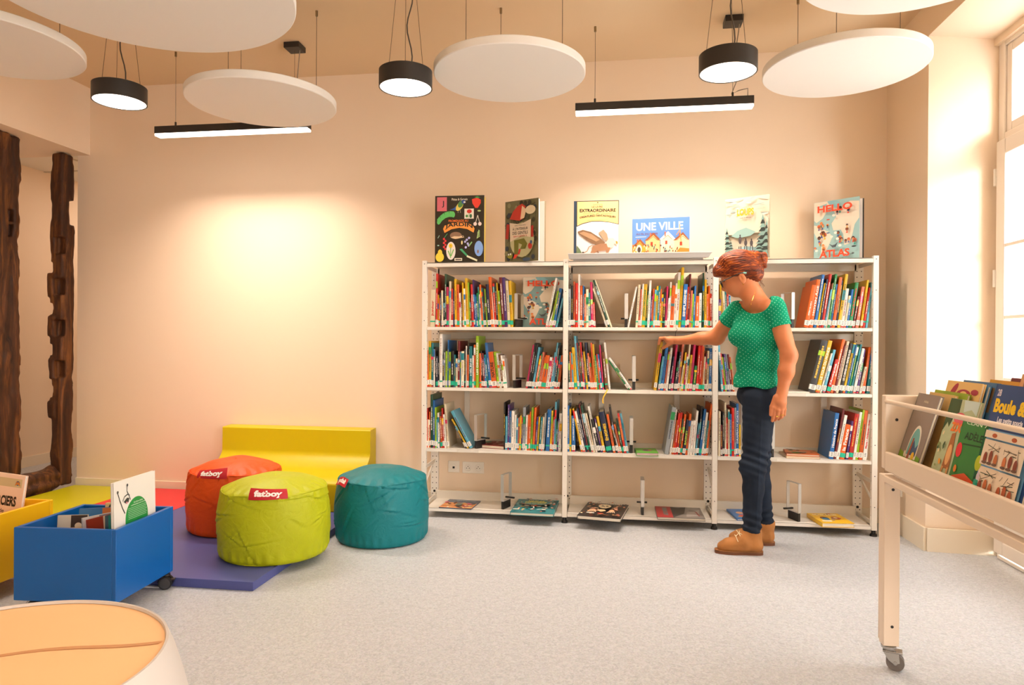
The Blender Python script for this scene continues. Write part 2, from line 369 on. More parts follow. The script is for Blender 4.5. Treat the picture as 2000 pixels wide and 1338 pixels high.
post(-4.04, -3.945, 4.425, 4.54, .05, 2.475, [(-3.99, -3.9, 4.50, 4.6, 1.96, 2.14)] + [(-4.06, -4.02, 4.40, 4.56, 1.60 - i * .30, 1.68 - i * .30) for i in range(4)]
     + [(-4.005, -3.9, 4.40, 4.47, 1.74 - i * .30, 1.86 - i * .30) for i in range(4)],
     'timber_post', 'dark old timber post with stepped notches, in the back left corner', .004, 1,
     [(-4.05, -3.99, 4.413, 4.44, 1.42 - i * .30 + .02 * (i % 2), 1.60 - i * .31) for i in range(4)])
post(-4.15, -3.945, 3.85, 4.085, .05, 2.475, [(-3.99, -3.9, 3.99, 4.03, 1.90, 1.98), (-3.99, -3.9, 3.99, 4.03, 1.80, 1.88)],
     'timber_post', 'brown old timber post with two small mortises, at the left picture edge', .007, 4)
def sill():
    P = [at(140, 925, X=-4.02), at(95, 935, X=-4.02), at(40, 960, X=-4.02), at(-60, 990, X=-4.02)]
    def pf(D, X, Y, Z): return D + .008 * vnoise(X, Y, Z, 20, 2) + .006 * np.sin(Z * 90 + 3 * np.sin(Y * 7))
    o = blob('timber_sill', [capsule((-4.03, 4.5, .115), (-4.03, 2.4, .085), .075, .085), capsule((-3.99, 4.4, .07), (-3.99, 2.4, .05), .05, .05)], .011, WOOD, k=.006, post=pf)
    tag(o, 'gnarled old timber sill beam on the floor between the posts', 'timber beam')
sill()

# ---------------------------------------------------------------- sockets
def socket(cx, cz, n, label, on='back'):
    PL = mat('#f3ece0', .35); DK = mat('#1b1714', .5)
    w = .078 + .071 * (n - 1)
    M = Matrix.Translation((cx, YB, cz)) if on == 'back' else Matrix.Translation((XR, cx, cz)) @ Matrix.Rotation(-PI / 2, 4, 'Z')
    m = MB(); m.box(-w / 2, w / 2, -.009, 0, -.039, .039, PL); r = m.link('wall_socket', bevel=.003, M=M)
    for i in range(n):
        x = -w / 2 + .039 + .071 * i; R = Matrix.Translation((x, -.009, 0)) @ Matrix.Rotation(PI / 2, 4, 'X')
        q = MB(); q.lathe([(.024, 0), (.026, .003), (.023, .004), (.021, .001), (0.0001, .001)], PL, 32, R)
        s_ = q.link('socket_face', r)
        q = MB()
        if n == 1 and on == 'back': q.box(x - .007, x + .007, -.0125, -.0095, -.012, .002, DK)
        else:
            for a, b in ((-.0095, -.004), (.0095, -.004), (0, .007)): q.cyl(.0027, 0, .0022, DK, Matrix.Translation((x + a, -.0095, b)) @ Matrix.Rotation(PI / 2, 4, 'X'), 12)
        q.link('contact_hole', s_)
    tag(r, label, 'wall socket')
socket(-1.06, .265, 1, 'square single white data socket on the back wall behind the left bay')
socket(-.925, .262, 2, 'double white power socket on the back wall behind the left bay')
socket(4.32, .26, 1, 'white wall socket low on the right wall above the baseboard', 'right')

# ================================================================ ceiling: acoustic discs and lamps
WIRE = mat('#6b5c4c', .4, metal=.6)
FELT = mat('#ece6dd', .85, spec=.15, bump=.25, bscale=500)
def disc(cx, cy, z, r, label, wires=3, a0=.4):
    t = .042; m = MB(); m.lathe([(.0001, 0), (r - .004, 0), (r, .004), (r, t - .004), (r - .004, t), (.0001, t)], FELT, 128)
    o = m.link('acoustic_disc', loc=(cx, cy, z)); tag(o, label, 'acoustic panel', 'round acoustic panels under the ceiling')
    for k in range(wires):
        w = a0 + 2 * PI * k / wires; x, y = r * .72 * math.cos(w), r * .72 * math.sin(w)
        q = MB(); q.tube([(x, y, t), (x, y, ZC - z)], .0016, WIRE, 6); q.link('wire', o)
        q = MB(); q.cyl(.007, ZC - z - .03, ZC - z, mat('#8d7a5c', .35, metal=.8), Matrix.Translation((x, y, 0)), 12); q.link('ceiling_anchor', o)
        q = MB(); q.cyl(.006, t, t + .012, mat('#8d7a5c', .35, metal=.8), Matrix.Translation((x, y, 0)), 12); q.link('wire_clip', o)
disc(-1.917, 3.538, 2.42, .396, 'white round panel overlapping the long lamp on the left')
disc(-.53, 3.49, 2.49, .39, 'white round panel near the picture centre, right of a drum pendant', a0=1.9)
disc(1.145, 3.64, 2.49, .385, 'white round panel right of the right-hand drum pendant', a0=2.2)
disc(-1.84, 2.44, 2.49, .587, 'largest white round panel, cut by the top picture edge', a0=.75)
disc(-2.93, 2.84, 2.494, .40, 'white round panel cut by the left picture edge', a0=.6)
disc(1.09, 2.62, 2.49, .42, 'white round panel cut by the top edge at the right', a0=1.2)
BLK = mat('#2b2622', .45, spec=.4)
PEND_W, BAR_W = 7.5, 31   # watts of each drum pendant and each linear lamp
LIT = mat((1.0, .86, .68), .4, emit=EMD, key='lit')
LIT.node_tree.nodes['Principled BSDF'].inputs['Emission Color'].default_value = (*LAMP_RGB, 1)
def canopy(parent, x, y):
    q = MB(); q.box(x - .06, x + .06, y - .06, y + .06, ZC - .04, ZC, mat('#191614', .4)); return q
def pendant(cx, cy, z, label, a0=.3):
    r, h = .134, .085; m = MB()
    m.lathe([(r - .006, 0), (r, 0), (r, h), (r - .005, h + .003), (.0001, h + .003)], BLK, 96)
    m.lathe([(r - .006, 0), (r - .006, .012)], BLK, 96)
    o = m.link('pendant_lamp', loc=(cx, cy, z)); tag(o, label, 'pendant lamp', 'black drum pendant lamps')
    q = MB(); q.lathe([(.0001, .003), (r - .006, .003), (r - .006, .010), (.0001, .010)], LIT, 64); q.link('diffuser', o)
    area('pendant_light', (cx, cy, z - .002), (0, 0, 0), 2 * r - .02, 0, PEND_W, LAMP_RGB, 125, 'DISK')
    for k in range(3):
        w = a0 + 2 * PI * k / 3; x, y = .105 * math.cos(w), .105 * math.sin(w)
        q = MB(); q.tube([(x, y, h), (x * .5, y * .5, ZC - z - .03)], .0013, WIRE, 6); q.link('wire', o)
    q = MB(); q.tube([(0.02 + .012 * math.sin(i * .8), .01 * math.cos(i * .6), h + i * (ZC - z - h - .03) / 12) for i in range(13)], .0035, mat('#4c433a', .5), 8); q.link('power_cord', o)
    q = MB(); q.cyl(.06, ZC - z - .03, ZC - z, BLK, None, 32); q.link('canopy', o)
pendant(-2.639, 3.349, 2.40, 'black drum pendant furthest left, before the left wall')
pendant(-1.041, 3.350, 2.40, 'black drum pendant between two white panels, mid picture', .8)
pendant(.538, 3.358, 2.40, 'black drum pendant above the right end of the long lamp', 1.2)
def bar(x0, x1, y, z, label, pin):
    m = MB(); h = .062; w = .06; X = x1 - x0
    m.box(0, X, -w / 2, w / 2, .016, h, BLK)
    o = m.link('linear_lamp', loc=(x0, y, z), bevel=.002); tag(o, label, 'linear lamp', 'long black linear lamps')
    q = MB(); q.box(.002, X - .002, -w / 2 + .001, w / 2 - .001, 0, .016, LIT); q.link('diffuser', o, bevel=.003)
    area('linear_light', ((x0 + x1) / 2, y, z - .003), (0, 0, 0), X - .02, w - .01, BAR_W, LAMP_RGB, 128)
    for x in pin:
        q = MB(); q.cyl(.006, h, h + .03, BLK, Matrix.Translation((x, 0, 0)), 12); q.link('gripper', o)
        q = MB(); q.tube([(x, 0, h + .03), (x, 0, ZC - z)], .0013, WIRE, 6); q.link('wire', o)
    q = MB(); q.cyl(.007, ZC - z - .03, ZC - z, mat('#8d7a5c', .35, metal=.8), Matrix.Translation((pin[0], 0, 0)), 12); q.link('ceiling_anchor', o)
    q = MB(); q.box(pin[1] - .05, pin[1] + .05, -.05, .05, ZC - z - .035, ZC - z, mat('#191614', .4)); q.link('canopy', o, bevel=.002)
    e = X - .03; n = [(e, 0, h), (e, 0, h + .05), (e - .05, 0, h + .04), (e - .09, .0, h + .02), (pin[1] + .02, 0, h + .09), (pin[1] + .012, .01, (ZC - z) * .6), (pin[1] + .03, 0, ZC - z - .08), (pin[1] + .035, 0, ZC - z - .03)]
    q = MB(); q.tube(n, .003, mat('#8b7c69', .5), 8); q.link('power_cord', o)
L0 = at(307, 268, Y=4.05); L1 = at(604, 257, Y=4.05)
bar(L0.x, L1.x, 4.05, L0.z, 'long black lamp with lit underside, left of the two', (at(343, 240, Y=4.05).x - L0.x, at(575, 240, Y=4.05).x - L0.x))
L0 = at(1124, 225, Y=4.05); L1 = at(1471, 211, Y=4.05)
bar(L0.x, L1.x, 4.05, L0.z, 'long black lamp with lit underside, above the middle bookcase bay', (at(1162, 192, Y=4.05).x - L0.x, at(1431, 180, Y=4.05).x - L0.x))
# ================================================================ bookcase
SX = [-1.1806, -.2826, .6154, 1.5134]; YF, YR = 4.218, 4.515
SZ = [1.21, .826, .4375, .059]; HS = 1.618
STEEL = mat('#ece5da', .4, spec=.45); STEEL2 = mat('#e2d9cb', .45, spec=.4); HOLE = mat('#1a1512', .7)
case = empty('bookcase', ((SX[0] + SX[3]) / 2, (YF + YR) / 2, 0), 'white steel library bookcase of three bays along the back wall', 'bookcase')
def part(mb, name, bevel=.0015, par=case):
    o = mb.link(name, par, bevel=bevel)
    o.matrix_parent_inverse = parent_matrix(par).inverted(); return o
for i, x in enumerate(SX):
    m = MB(); m.box(x - .015, x + .015, YF, YF + .03, .035, HS + .012, STEEL)
    for k in range(9): m.cyl(.0028, 0, .0006, HOLE, Matrix.Translation((x, YF - .0003, .17 + k * .18)) @ Matrix.Rotation(PI / 2, 4, 'X'), 10)
    for s in (-1, 1):
        if (i == 0 and s < 0) or (i == 3 and s > 0): continue
        for k in range(28): m.cyl(.0022, 0, .0006, HOLE, Matrix.Translation((x + s * .0153, YF + .015, .12 + k * .05)) @ Matrix.Rotation(s * PI / 2, 4, 'Y'), 8)
    part(m, 'front_post')
    m = MB(); m.box(x - .026, x + .026, YR - .02, YR, .05, HS - .01, STEEL)
    for k in range(42):
        for s in (-1, 1): m.box(x + s * .013 - .0028, x + s * .013 + .0028, YR - .0206, YR - .0199, .09 + k * .036 - .0028, .09 + k * .036 + .0028, HOLE)
    m.cyl(.008, 0, .002, HOLE, Matrix.Translation((x, YR - .0202, .107)) @ Matrix.Rotation(PI / 2, 4, 'X'), 14)
    part(m, 'rear_post', 0)
    for z in (.06, .30, 1.585):
        m = MB(); m.box(x - .004, x + .004, YF + .03, YR - .02, z, z + .022, STEEL2); part(m, 'crossbar', 0)
    m = MB(); m.tube([(x, YF + .03, .20), (x, YR - .02, .32)], .007, STEEL2, 8); part(m, 'side_brace', 0)
    m = MB(); m.cyl(.012, .012, .036, mat('#171310', .4), Matrix.Translation((x, YF + .015, 0)), 16); m.cyl(.02, 0, .014, mat('#171310', .4), Matrix.Translation((x, YF + .015, 0)), 24, .018)
    part(m, 'foot', .001)
for b in range(3):
    x0, x1 = SX[b] + .0155, SX[b + 1] - .0155
    m = MB(); m.box(x0, x1, YF + .001, YR - .005, HS - .006, HS, STEEL); m.box(x0, x1, YF + .001, YF + .012, HS - .028, HS, STEEL); m.box(x0, x1, YR - .02, YR - .005, HS - .05, HS, STEEL2)
    part(m, 'top_shelf')
    for k, z in enumerate(SZ):
        m = MB(); m.box(x0 + .001, x1 - .001, YF + .002, YR - .022, z - .003, z, STEEL); m.box(x0 + .001, x1 - .001, YF + .002, YF + .012, z - .02, z, STEEL)
        m.box(x0 + .001, x1 - .001, YR - .036, YR - .022, z - .02, z + (.055 if k == 3 else .03), STEEL2)
        if k < 2:
            for xx in (x0 + .07, x1 - .05): m.cyl(.004, 0, .003, HOLE, Matrix.Translation((xx, YF + .03, z - .03)) @ Matrix.Rotation(PI / 2, 4, 'X'), 10)
        o = part(m, 'shelf')
        if k < 3:
            q = MB(); xa = x0 + .36 if k != 2 else x0 + .2; q.box(xa, xa + .14, YF + .0005, YF + .002, z - .0195, z - .001, mat('#e3dcd0', .25)); lo = q.link('label_holder', o)
    m = MB(); m.box(x0 + .01, x1 - .01, YR - .012, YR - .002, 1.135, 1.18, STEEL2)
    for xx in (x0 + .185, x1 - .2): m.box(xx, xx + .036, YR - .012, YR - .002, .44, 1.135, STEEL2)
    part(m, 'back_frame', .003)
# shallow display tray on the middle bay
m = MB(); tx0, tx1 = -.27, .592; TG = mat('#cfccc9', .4)
m.box(tx0, tx1, YF - .012, YR - .03, HS + .040, HS + .046, TG)
m.add([(tx0, YF - .012, HS + .046), (tx1, YF - .012, HS + .046), (tx1 - .02, YF + .004, HS + .012), (tx0 + .005, YF + .004, HS + .012), (tx0, YF - .006, HS + .046), (tx1, YF - .006, HS + .046), (tx1 - .02, YF + .008, HS + .012), (tx0 + .005, YF + .008, HS + .012)],
      [(0, 3, 2, 1), (4, 5, 6, 7), (3, 7, 6, 2), (0, 4, 7, 3), (1, 2, 6, 5)], TG)
m.box(tx0 + .03, tx1 - .05, YF + .02, YR - .04, HS + .0005, HS + .04, TG)
tag(m.link('display_tray', bevel=.001), 'long shallow grey steel tray on top of the middle bay', 'display tray')
TRAY_Z = HS + .047

# bookends: flat metal loop hanging over a black clip
def bookend(px, ytop, z, w, label, sk=0):
    p = at(px, ytop, Y=4.255); x = p.x; zt = p.z; zb = z + .05; m = MB(); ww = .0105; t = .003; L = .11; ST = mat('#c9c6c0', .35, metal=.35)
    y0 = 4.25
    for a, b, c, d in ((y0, y0 + t, zb, zt), (y0 + L - t, y0 + L, zb, zt), (y0, y0 + L, zt - t, zt), (y0, y0 + L, zb, zb + t)): m.box(-ww, ww, a - y0, b - y0, c - z, d - z, ST)
    o = m.link('bookend', loc=(x, y0, z + .0005), bevel=.0008)
    o.rotation_euler = (0, 0, sk)
    q = MB(); q.box(-.008, .008, .004, .10, 0, .05, mat('#1d1a18', .5)); q.link('clip', o, bevel=.002)
    q = MB(); q.box(-.032, .032, .10, .112, .052, .062, mat('#1d1a18', .5)); q.link('crossbar', o, bevel=.001)
    tag(o, label, 'bookend', 'metal bookends on the bookcase')
BAYN = ['left', 'middle', 'right']; ROWN = ['top', 'second', 'third', 'bottom']
for px, yt, r, b, sk in [(1008, 573, 0, 0, -.25), (1223.5, 573, 0, 1, 0), (1549, 571, 0, 2, .35), (1004, 693, 1, 0, -.3), (1238.5, 695, 1, 1, 0), (929, 810, 2, 0, -.45), (1233.5, 816, 2, 1, 0), (1510, 826, 2, 2, .3),
                       (981, 927, 3, 0, -.35), (1255.5, 937, 3, 1, 0), (1562, 945, 3, 2, .4)]:
    bookend(px, yt, SZ[r], 0, 'grey metal loop bookend with black clip, %s bay, %s shelf' % (BAYN[b], ROWN[r]) if r < 3 else 'grey metal loop bookend standing alone on the bottom shelf, %s bay' % BAYN[b], sk)

# ---------------------------------------------------------------- books in rows
PAL = dict(r='#d32418', o='#e8651a', y='#f0bd12', k='#1e1a1c', n='#1c2647', b='#1f6fb8', c='#62b4cf', t='#12808a', g='#1d8a4c', l='#9cc41f', w='#efe9e0', e='#ead9b8', p='#d0245f', v='#5b3580', d='#3e3f42', a='#9aa0a6', m='#7a1f24', u='#7a4a22', s='#e2785a', f='#1c4a33')
CN = dict(r='red', o='orange', y='yellow', k='black', n='navy', b='blue', c='light blue', t='teal', g='green', l='lime', w='white', e='cream', p='pink', v='purple', d='dark grey', a='grey', m='maroon', u='brown', s='salmon', f='dark green')
PAGE = mat('#e9dfc8', .8); STW = mat('#f3efe8', .6); STG = mat('#12b08c', .6); STT = mat('#37322e', .7)
ROWS = [  # origin x, y, scale, base y (crop pixels), bay, shelf, data
 (820, 500, 6.667, 915, 0, 0, "135 62 12 440 e g;205 22 8 230 r w;229 18 4 505 y w;248 16 -2 550 o g;266 16 -6 480 d n;284 22 -6 450 e w;307 20 0 470 k w;328 20 -4 235 f w;350 28 -5 405 p g;381 26 0 330 e w;408 26 0 425 r w;436 18 -4 430 n n;457 28 -10 300 y w;487 32 -12 372 o g;521 20 -12 485 w w;543 16 -10 470 u g;561 18 -12 350 y w;581 24 -14 425 w g;606 32 -20 290 y w;640 18 -18 345 l g;660 17 -18 560 u w;679 26 -20 370 r g;706 16 -22 310 v w;724 20 -20 505 b g;745 14 -20 530 b w;760 16 -22 485 g g;777 14 -24 405 c w;793 14 -24 500 w w;809 22 -36 375 o g;833 14 -35 415 t w;849 20 -34 430 k w;871 16 -34 430 l g;889 38 -34 370 n w;929 38 -36 275 o w;968 8 -34 470 w w;978 26 -34 360 r w;1006 20 -34 350 k w;1028 16 -35 350 y g;1046 24 -35 455 l w;1072 36 -40 280 m g;1110 34 -40 280 v g;1146 34 -32 325 e g;1182 34 -28 325 y g"),
 (820, 500, 6.667, 915, 0, 0, "1635 26 130 290 w w;1663 30 100 630 w w;1695 28 92 460 l w;1725 36 92 425 b w;1765 26 85 550 c g"),
 (820, 630, 6.667, 842, 0, 1, "90 24 0 360 o w;115 32 0 240 y w;150 26 0 265 t w;178 18 0 350 w n;196 14 0 320 k n;210 26 0 440 n g;237 16 0 370 k w;256 38 0 150 w g;296 18 0 420 d w;314 16 0 390 a w;333 24 2 375 l w;359 14 4 230 b n;374 26 4 385 l w;403 38 4 370 k g;443 18 4 420 t g;465 24 2 470 e g;492 26 6 240 m w;520 16 4 380 c g;538 36 4 375 e w;576 20 2 350 k g;597 14 2 305 w w;613 22 2 420 o w;636 14 0 265 k n;646 36 0 310 t g;684 18 0 430 w g;702 24 0 290 o g;730 38 0 175 l n;775 26 -4 400 o g;803 18 -16 370 k w;825 24 -20 400 m w;850 24 -24 460 b w;876 28 -40 420 t g;905 34 -60 265 b w;942 66 -55 385 o w;1012 30 -52 385 l w;1042 24 -50 400 w g;1068 24 -45 420 u w;1092 20 -42 430 w g;1112 24 -38 475 w g"),
 (820, 630, 6.667, 852, 0, 1, "1378 24 92 295 p w;1402 24 92 270 k w;1428 24 90 280 k w;1456 28 86 325 c w;1488 24 75 435 o w;1512 20 68 410 g w;1534 28 62 390 s w;1563 14 60 450 o w;1578 56 60 430 o g;1636 34 58 455 w w;1670 22 58 460 r w;1692 28 60 390 c w;1721 22 62 265 c w;1744 20 60 300 k w;1764 20 55 430 t w;1786 30 52 430 o w"),
 (820, 740, 6.667, 893, 0, 2, "82 20 0 385 r w;103 16 0 530 e w;119 18 0 430 o w;139 32 0 205 f w;172 24 -2 280 b w;198 20 -4 375 l w;219 18 -6 530 c w;238 20 -10 445 w g;258 14 -12 500 d n;273 26 -16 490 o g;300 20 -20 385 r w;322 26 -26 465 w w;355 26 -40 330 e w"),
 (820, 740, 6.667, 903, 0, 2, "598 20 -208 530 k w;620 22 -212 530 y w;655 42 -255 430 c w"),
 (820, 740, 6.667, 936, 0, 2, "1092 18 2 310 k n;1112 26 4 490 c w;1140 22 6 340 v w;1162 20 8 420 b w;1186 36 10 420 w w;1224 22 12 470 w w;1248 20 14 515 c w;1270 20 14 510 s w;1292 20 14 480 y g;1314 16 12 490 v g;1333 34 12 370 a w;1370 22 14 475 w g;1393 22 16 470 o g;1416 16 18 430 o w;1435 26 22 375 l g;1463 28 30 375 o g;1493 20 32 500 v g;1514 24 32 500 y g;1546 24 32 500 t w;1572 22 32 500 e w;1594 24 34 450 a w;1634 50 30 400 b g;1690 24 26 415 y w;1716 20 24 500 r w;1738 24 24 300 c w;1763 18 22 560 g w;1781 20 20 520 v g;1801 36 18 450 w y"),
 (1090, 500, 6.061, 838, 1, 0, "120 30 0 392 a w;153 24 1 352 k w;180 20 2 305 o w;203 30 2 322 r g;236 22 2 218 w w;260 28 2 352 o w;290 18 2 352 b w;308 20 2 450 o g;330 30 0 395 e g;363 24 -6 437 t w;390 28 -12 310 p w;420 24 -12 550 r w"),
 (1090, 500, 6.061, 838, 1, 0, "570 22 -165 390 e w;596 24 -185 290 f w;622 20 -192 290 e n"),
 (1090, 500, 6.061, 840, 1, 0, "820 20 100 365 w w;916 26 34 340 e g;945 22 33 395 s w;968 18 33 330 w w;988 40 32 335 y g;1030 20 28 420 f g;1054 26 28 290 w w;1081 18 24 480 v g;1100 22 24 390 o g;1123 20 24 400 c w;1144 22 25 357 y w;1167 22 26 355 t w;1190 18 24 390 o w;1209 20 20 455 y g;1231 30 18 430 k g;1262 20 24 360 p w;1283 20 24 500 w w;1304 18 25 310 w w;1324 38 28 350 o w;1363 24 30 325 w w;1388 32 34 195 w g;1421 32 42 135 y g;1456 46 34 335 b g;1503 20 32 365 r w;1524 22 33 215 m w;1548 24 26 410 s g;1574 18 22 450 l g;1594 22 20 355 b g;1620 42 14 475 o w;1665 30 8 440 w g;1705 22 7 200 f g;1730 26 6 280 y w;1758 18 4 450 s w;1778 20 2 355 o g;1800 18 0 445 r w"),
 (1090, 640, 6.061, 732, 1, 1, "128 20 -8 320 f w;149 20 -15 290 o w;170 20 -20 300 c w;194 34 -32 235 y g;232 22 -45 100 c w;256 20 -42 180 m g;277 20 -42 180 d w;300 20 -46 175 r w;321 14 -42 290 v g;336 22 -42 285 y g;359 24 -44 178 n w;384 20 -40 302 o w;404 18 -40 350 o w;423 20 -42 180 o w;444 22 -42 198 y w;467 18 -38 330 g g;486 18 -38 315 r g;505 20 -40 318 b w;526 18 -42 208 p g;560 34 -44 290 u g;600 22 -60 178 w w"),
 (1090, 640, 6.061, 736, 1, 1, "832 24 -240 395 g w;858 28 -262 365 w w"),
 (1090, 640, 6.061, 742, 1, 1, "1130 34 80 170 y w;1180 24 56 340 c w;1208 34 62 240 b w;1246 20 60 285 s w;1270 26 62 240 w w;1305 22 58 345 n w;1333 24 62 205 p w;1365 28 50 400 d w;1392 18 52 290 n w;1408 24 62 195 s w;1433 18 48 450 e g;1454 20 50 295 y w;1478 20 50 315 p g;1500 20 52 200 e w;1522 30 48 325 y w;1555 26 50 205 p w;1588 32 30 455 g w;1628 30 36 205 r w;1660 24 34 210 r g;1686 20 30 225 o g;1708 20 24 345 e g;1732 20 18 310 m w;1755 24 14 275 e w;1783 30 12 245 b w"),
 (1090, 760, 6.061, 737, 1, 2, "112 20 0 195 b w;134 22 0 237 y g;162 42 -4 315 b w;272 22 -105 235 y w;296 30 -105 265 w w;328 22 -110 230 n g;350 20 -110 180 m g;372 24 -108 200 f g;398 20 -100 290 w w;420 20 -98 290 e w;444 24 -95 205 w w;474 34 -90 360 k w;512 18 -85 350 v w;534 30 -84 325 y w;578 66 -98 275 n g;654 28 -84 300 o w;688 20 -86 215 k w;710 22 -82 440 w w;735 24 -80 420 o w;762 20 -78 380 f g;784 26 -84 290 r w;812 26 -86 290 c w"),
 (1090, 760, 6.061, 772, 1, 2, "1258 50 92 220 a n;1315 24 72 245 w w;1343 20 60 370 o w;1366 26 60 285 r w;1396 24 56 280 r w;1420 18 52 355 f w;1440 24 56 300 o g;1470 32 54 370 n w;1502 26 54 295 o g;1530 24 48 380 w w;1558 26 46 375 w w;1590 24 50 260 w w;1618 20 48 410 c w;1640 20 54 220 k w;1662 30 66 240 b g;1694 26 60 280 w w;1722 20 52 375 t w;1745 24 62 180 o w"),
 (1380, 480, 5.714, 905, 2, 0, "135 28 0 600 v n;165 28 -20 430 y n;195 24 -22 470 e n;220 20 -22 480 t n;242 22 -20 495 r n;266 18 -16 560 b n"),
 (1380, 480, 5.714, 908, 2, 0, "1085 52 92 445 o w;1140 44 90 380 o w;1190 34 96 325 b w;1226 24 90 420 y w;1251 22 84 375 n w;1274 30 96 320 r w;1305 20 80 490 c w;1326 20 84 420 e w;1347 26 88 320 g w;1376 18 72 430 b w;1395 36 86 355 o w;1433 22 68 390 n w;1457 34 92 320 y w;1493 34 64 480 w w;1530 22 60 560 e w;1554 24 66 490 b w;1580 40 80 415 g w;1622 24 64 570 m w;1660 36 72 460 s w;1712 24 78 385 y w;1738 28 74 470 r g;1772 24 70 410 c g"),
 (1380, 640, 5.714, 708, 2, 1, "165 22 -40 180 c w;190 20 -42 290 r g;212 16 -42 330 l w;230 18 -42 295 v w;250 20 -44 300 a w;272 20 -42 300 m w;294 20 -42 330 o w"),
 (1380, 640, 5.714, 718, 2, 1, "1130 76 150 150 d w;1212 46 148 150 y w;1262 20 128 290 w w;1290 30 124 250 c w;1333 42 104 360 r g;1378 36 136 135 o w;1416 22 118 200 m w;1440 30 126 155 e w;1474 38 122 180 k w;1514 30 126 175 y b;1546 22 116 195 b w;1570 24 108 205 g w;1596 24 118 190 t w;1630 30 106 235 w w;1666 26 84 250 v w;1702 24 66 440 e w;1735 28 76 220 o w;1785 36 48 235 t w"),
 (1380, 760, 5.714, 745, 2, 2, "130 24 4 250 e n;158 20 0 400 m w;181 18 -2 260 k w;202 20 -3 150 e w;223 16 -3 320 r w;241 18 -2 230 e w;261 18 -1 280 b g;280 28 0 210 r g;309 20 2 210 a w;330 28 0 165 b w;362 18 0 400 y w"),
 (1380, 760, 5.714, 772, 2, 2, "1365 46 72 270 b w;1415 24 105 225 m w;1442 34 98 295 w w;1480 56 74 400 o g;1550 26 66 360 v w;1580 46 76 280 r g;1630 30 80 260 w w;1662 24 82 235 l w;1690 44 72 240 o w;1740 44 64 280 w w"),
]
SPINE = {(9, 4): ('JARDIN DES JARDINS', '#17703a'), (9, 22): ('SIMPLISSIME', '#f4f0ea'), (13, 14): ('ÉNIGMES', '#efc01a'), (13, 4): ('COPAIN', '#20242c'), (2, 33): ('NATURE', '#20140c'), (2, 26): ('LES DINOSAURES', '#f2efe6'), (2, 23): ('HÉLÈNE', '#eeeeee'),
         (20, 3): ('la France', '#f8f4ee'), (20, 9): ('Mayas • Aztèques • Incas', '#d01a2c'), (20, 0): ('Histoire de France', '#f4f2ee'), (18, 4): ("l'Antiquité", '#f6f2ee'), (18, 1): ('LE TOUR DU MONDE', '#fbf3e2'), (18, 8): ('LES CUISINES DE L\'EMPIRE RUSSE', '#efe8dc'),
         (16, 1): ('MOYEN ÂGE', '#f8eee6'), (16, 16): ('Autour de Pays basque', '#d42a1c'), (0, 0): ('junior', '#c8321c'), (12, 2): ('Encyclopédie', '#0d2a44'), (14, 7): ('BASKET', '#b8d232'), (19, 9): ('DRAPEAUX FORTS', '#e8eef6'), (6, 24): ('', '')}
SPINE.pop((6, 24))
used = {}; raw = []; Q = 0
for ri, (ox, oy, sc, by, bay, shelf, data) in enumerate(ROWS):
    for bi, e in enumerate(data.split(';')):
        xb, w, dx, yt, c, s = e.split(); raw.append([ri, bi, float(xb), float(w), float(dx), float(yt), c, s])
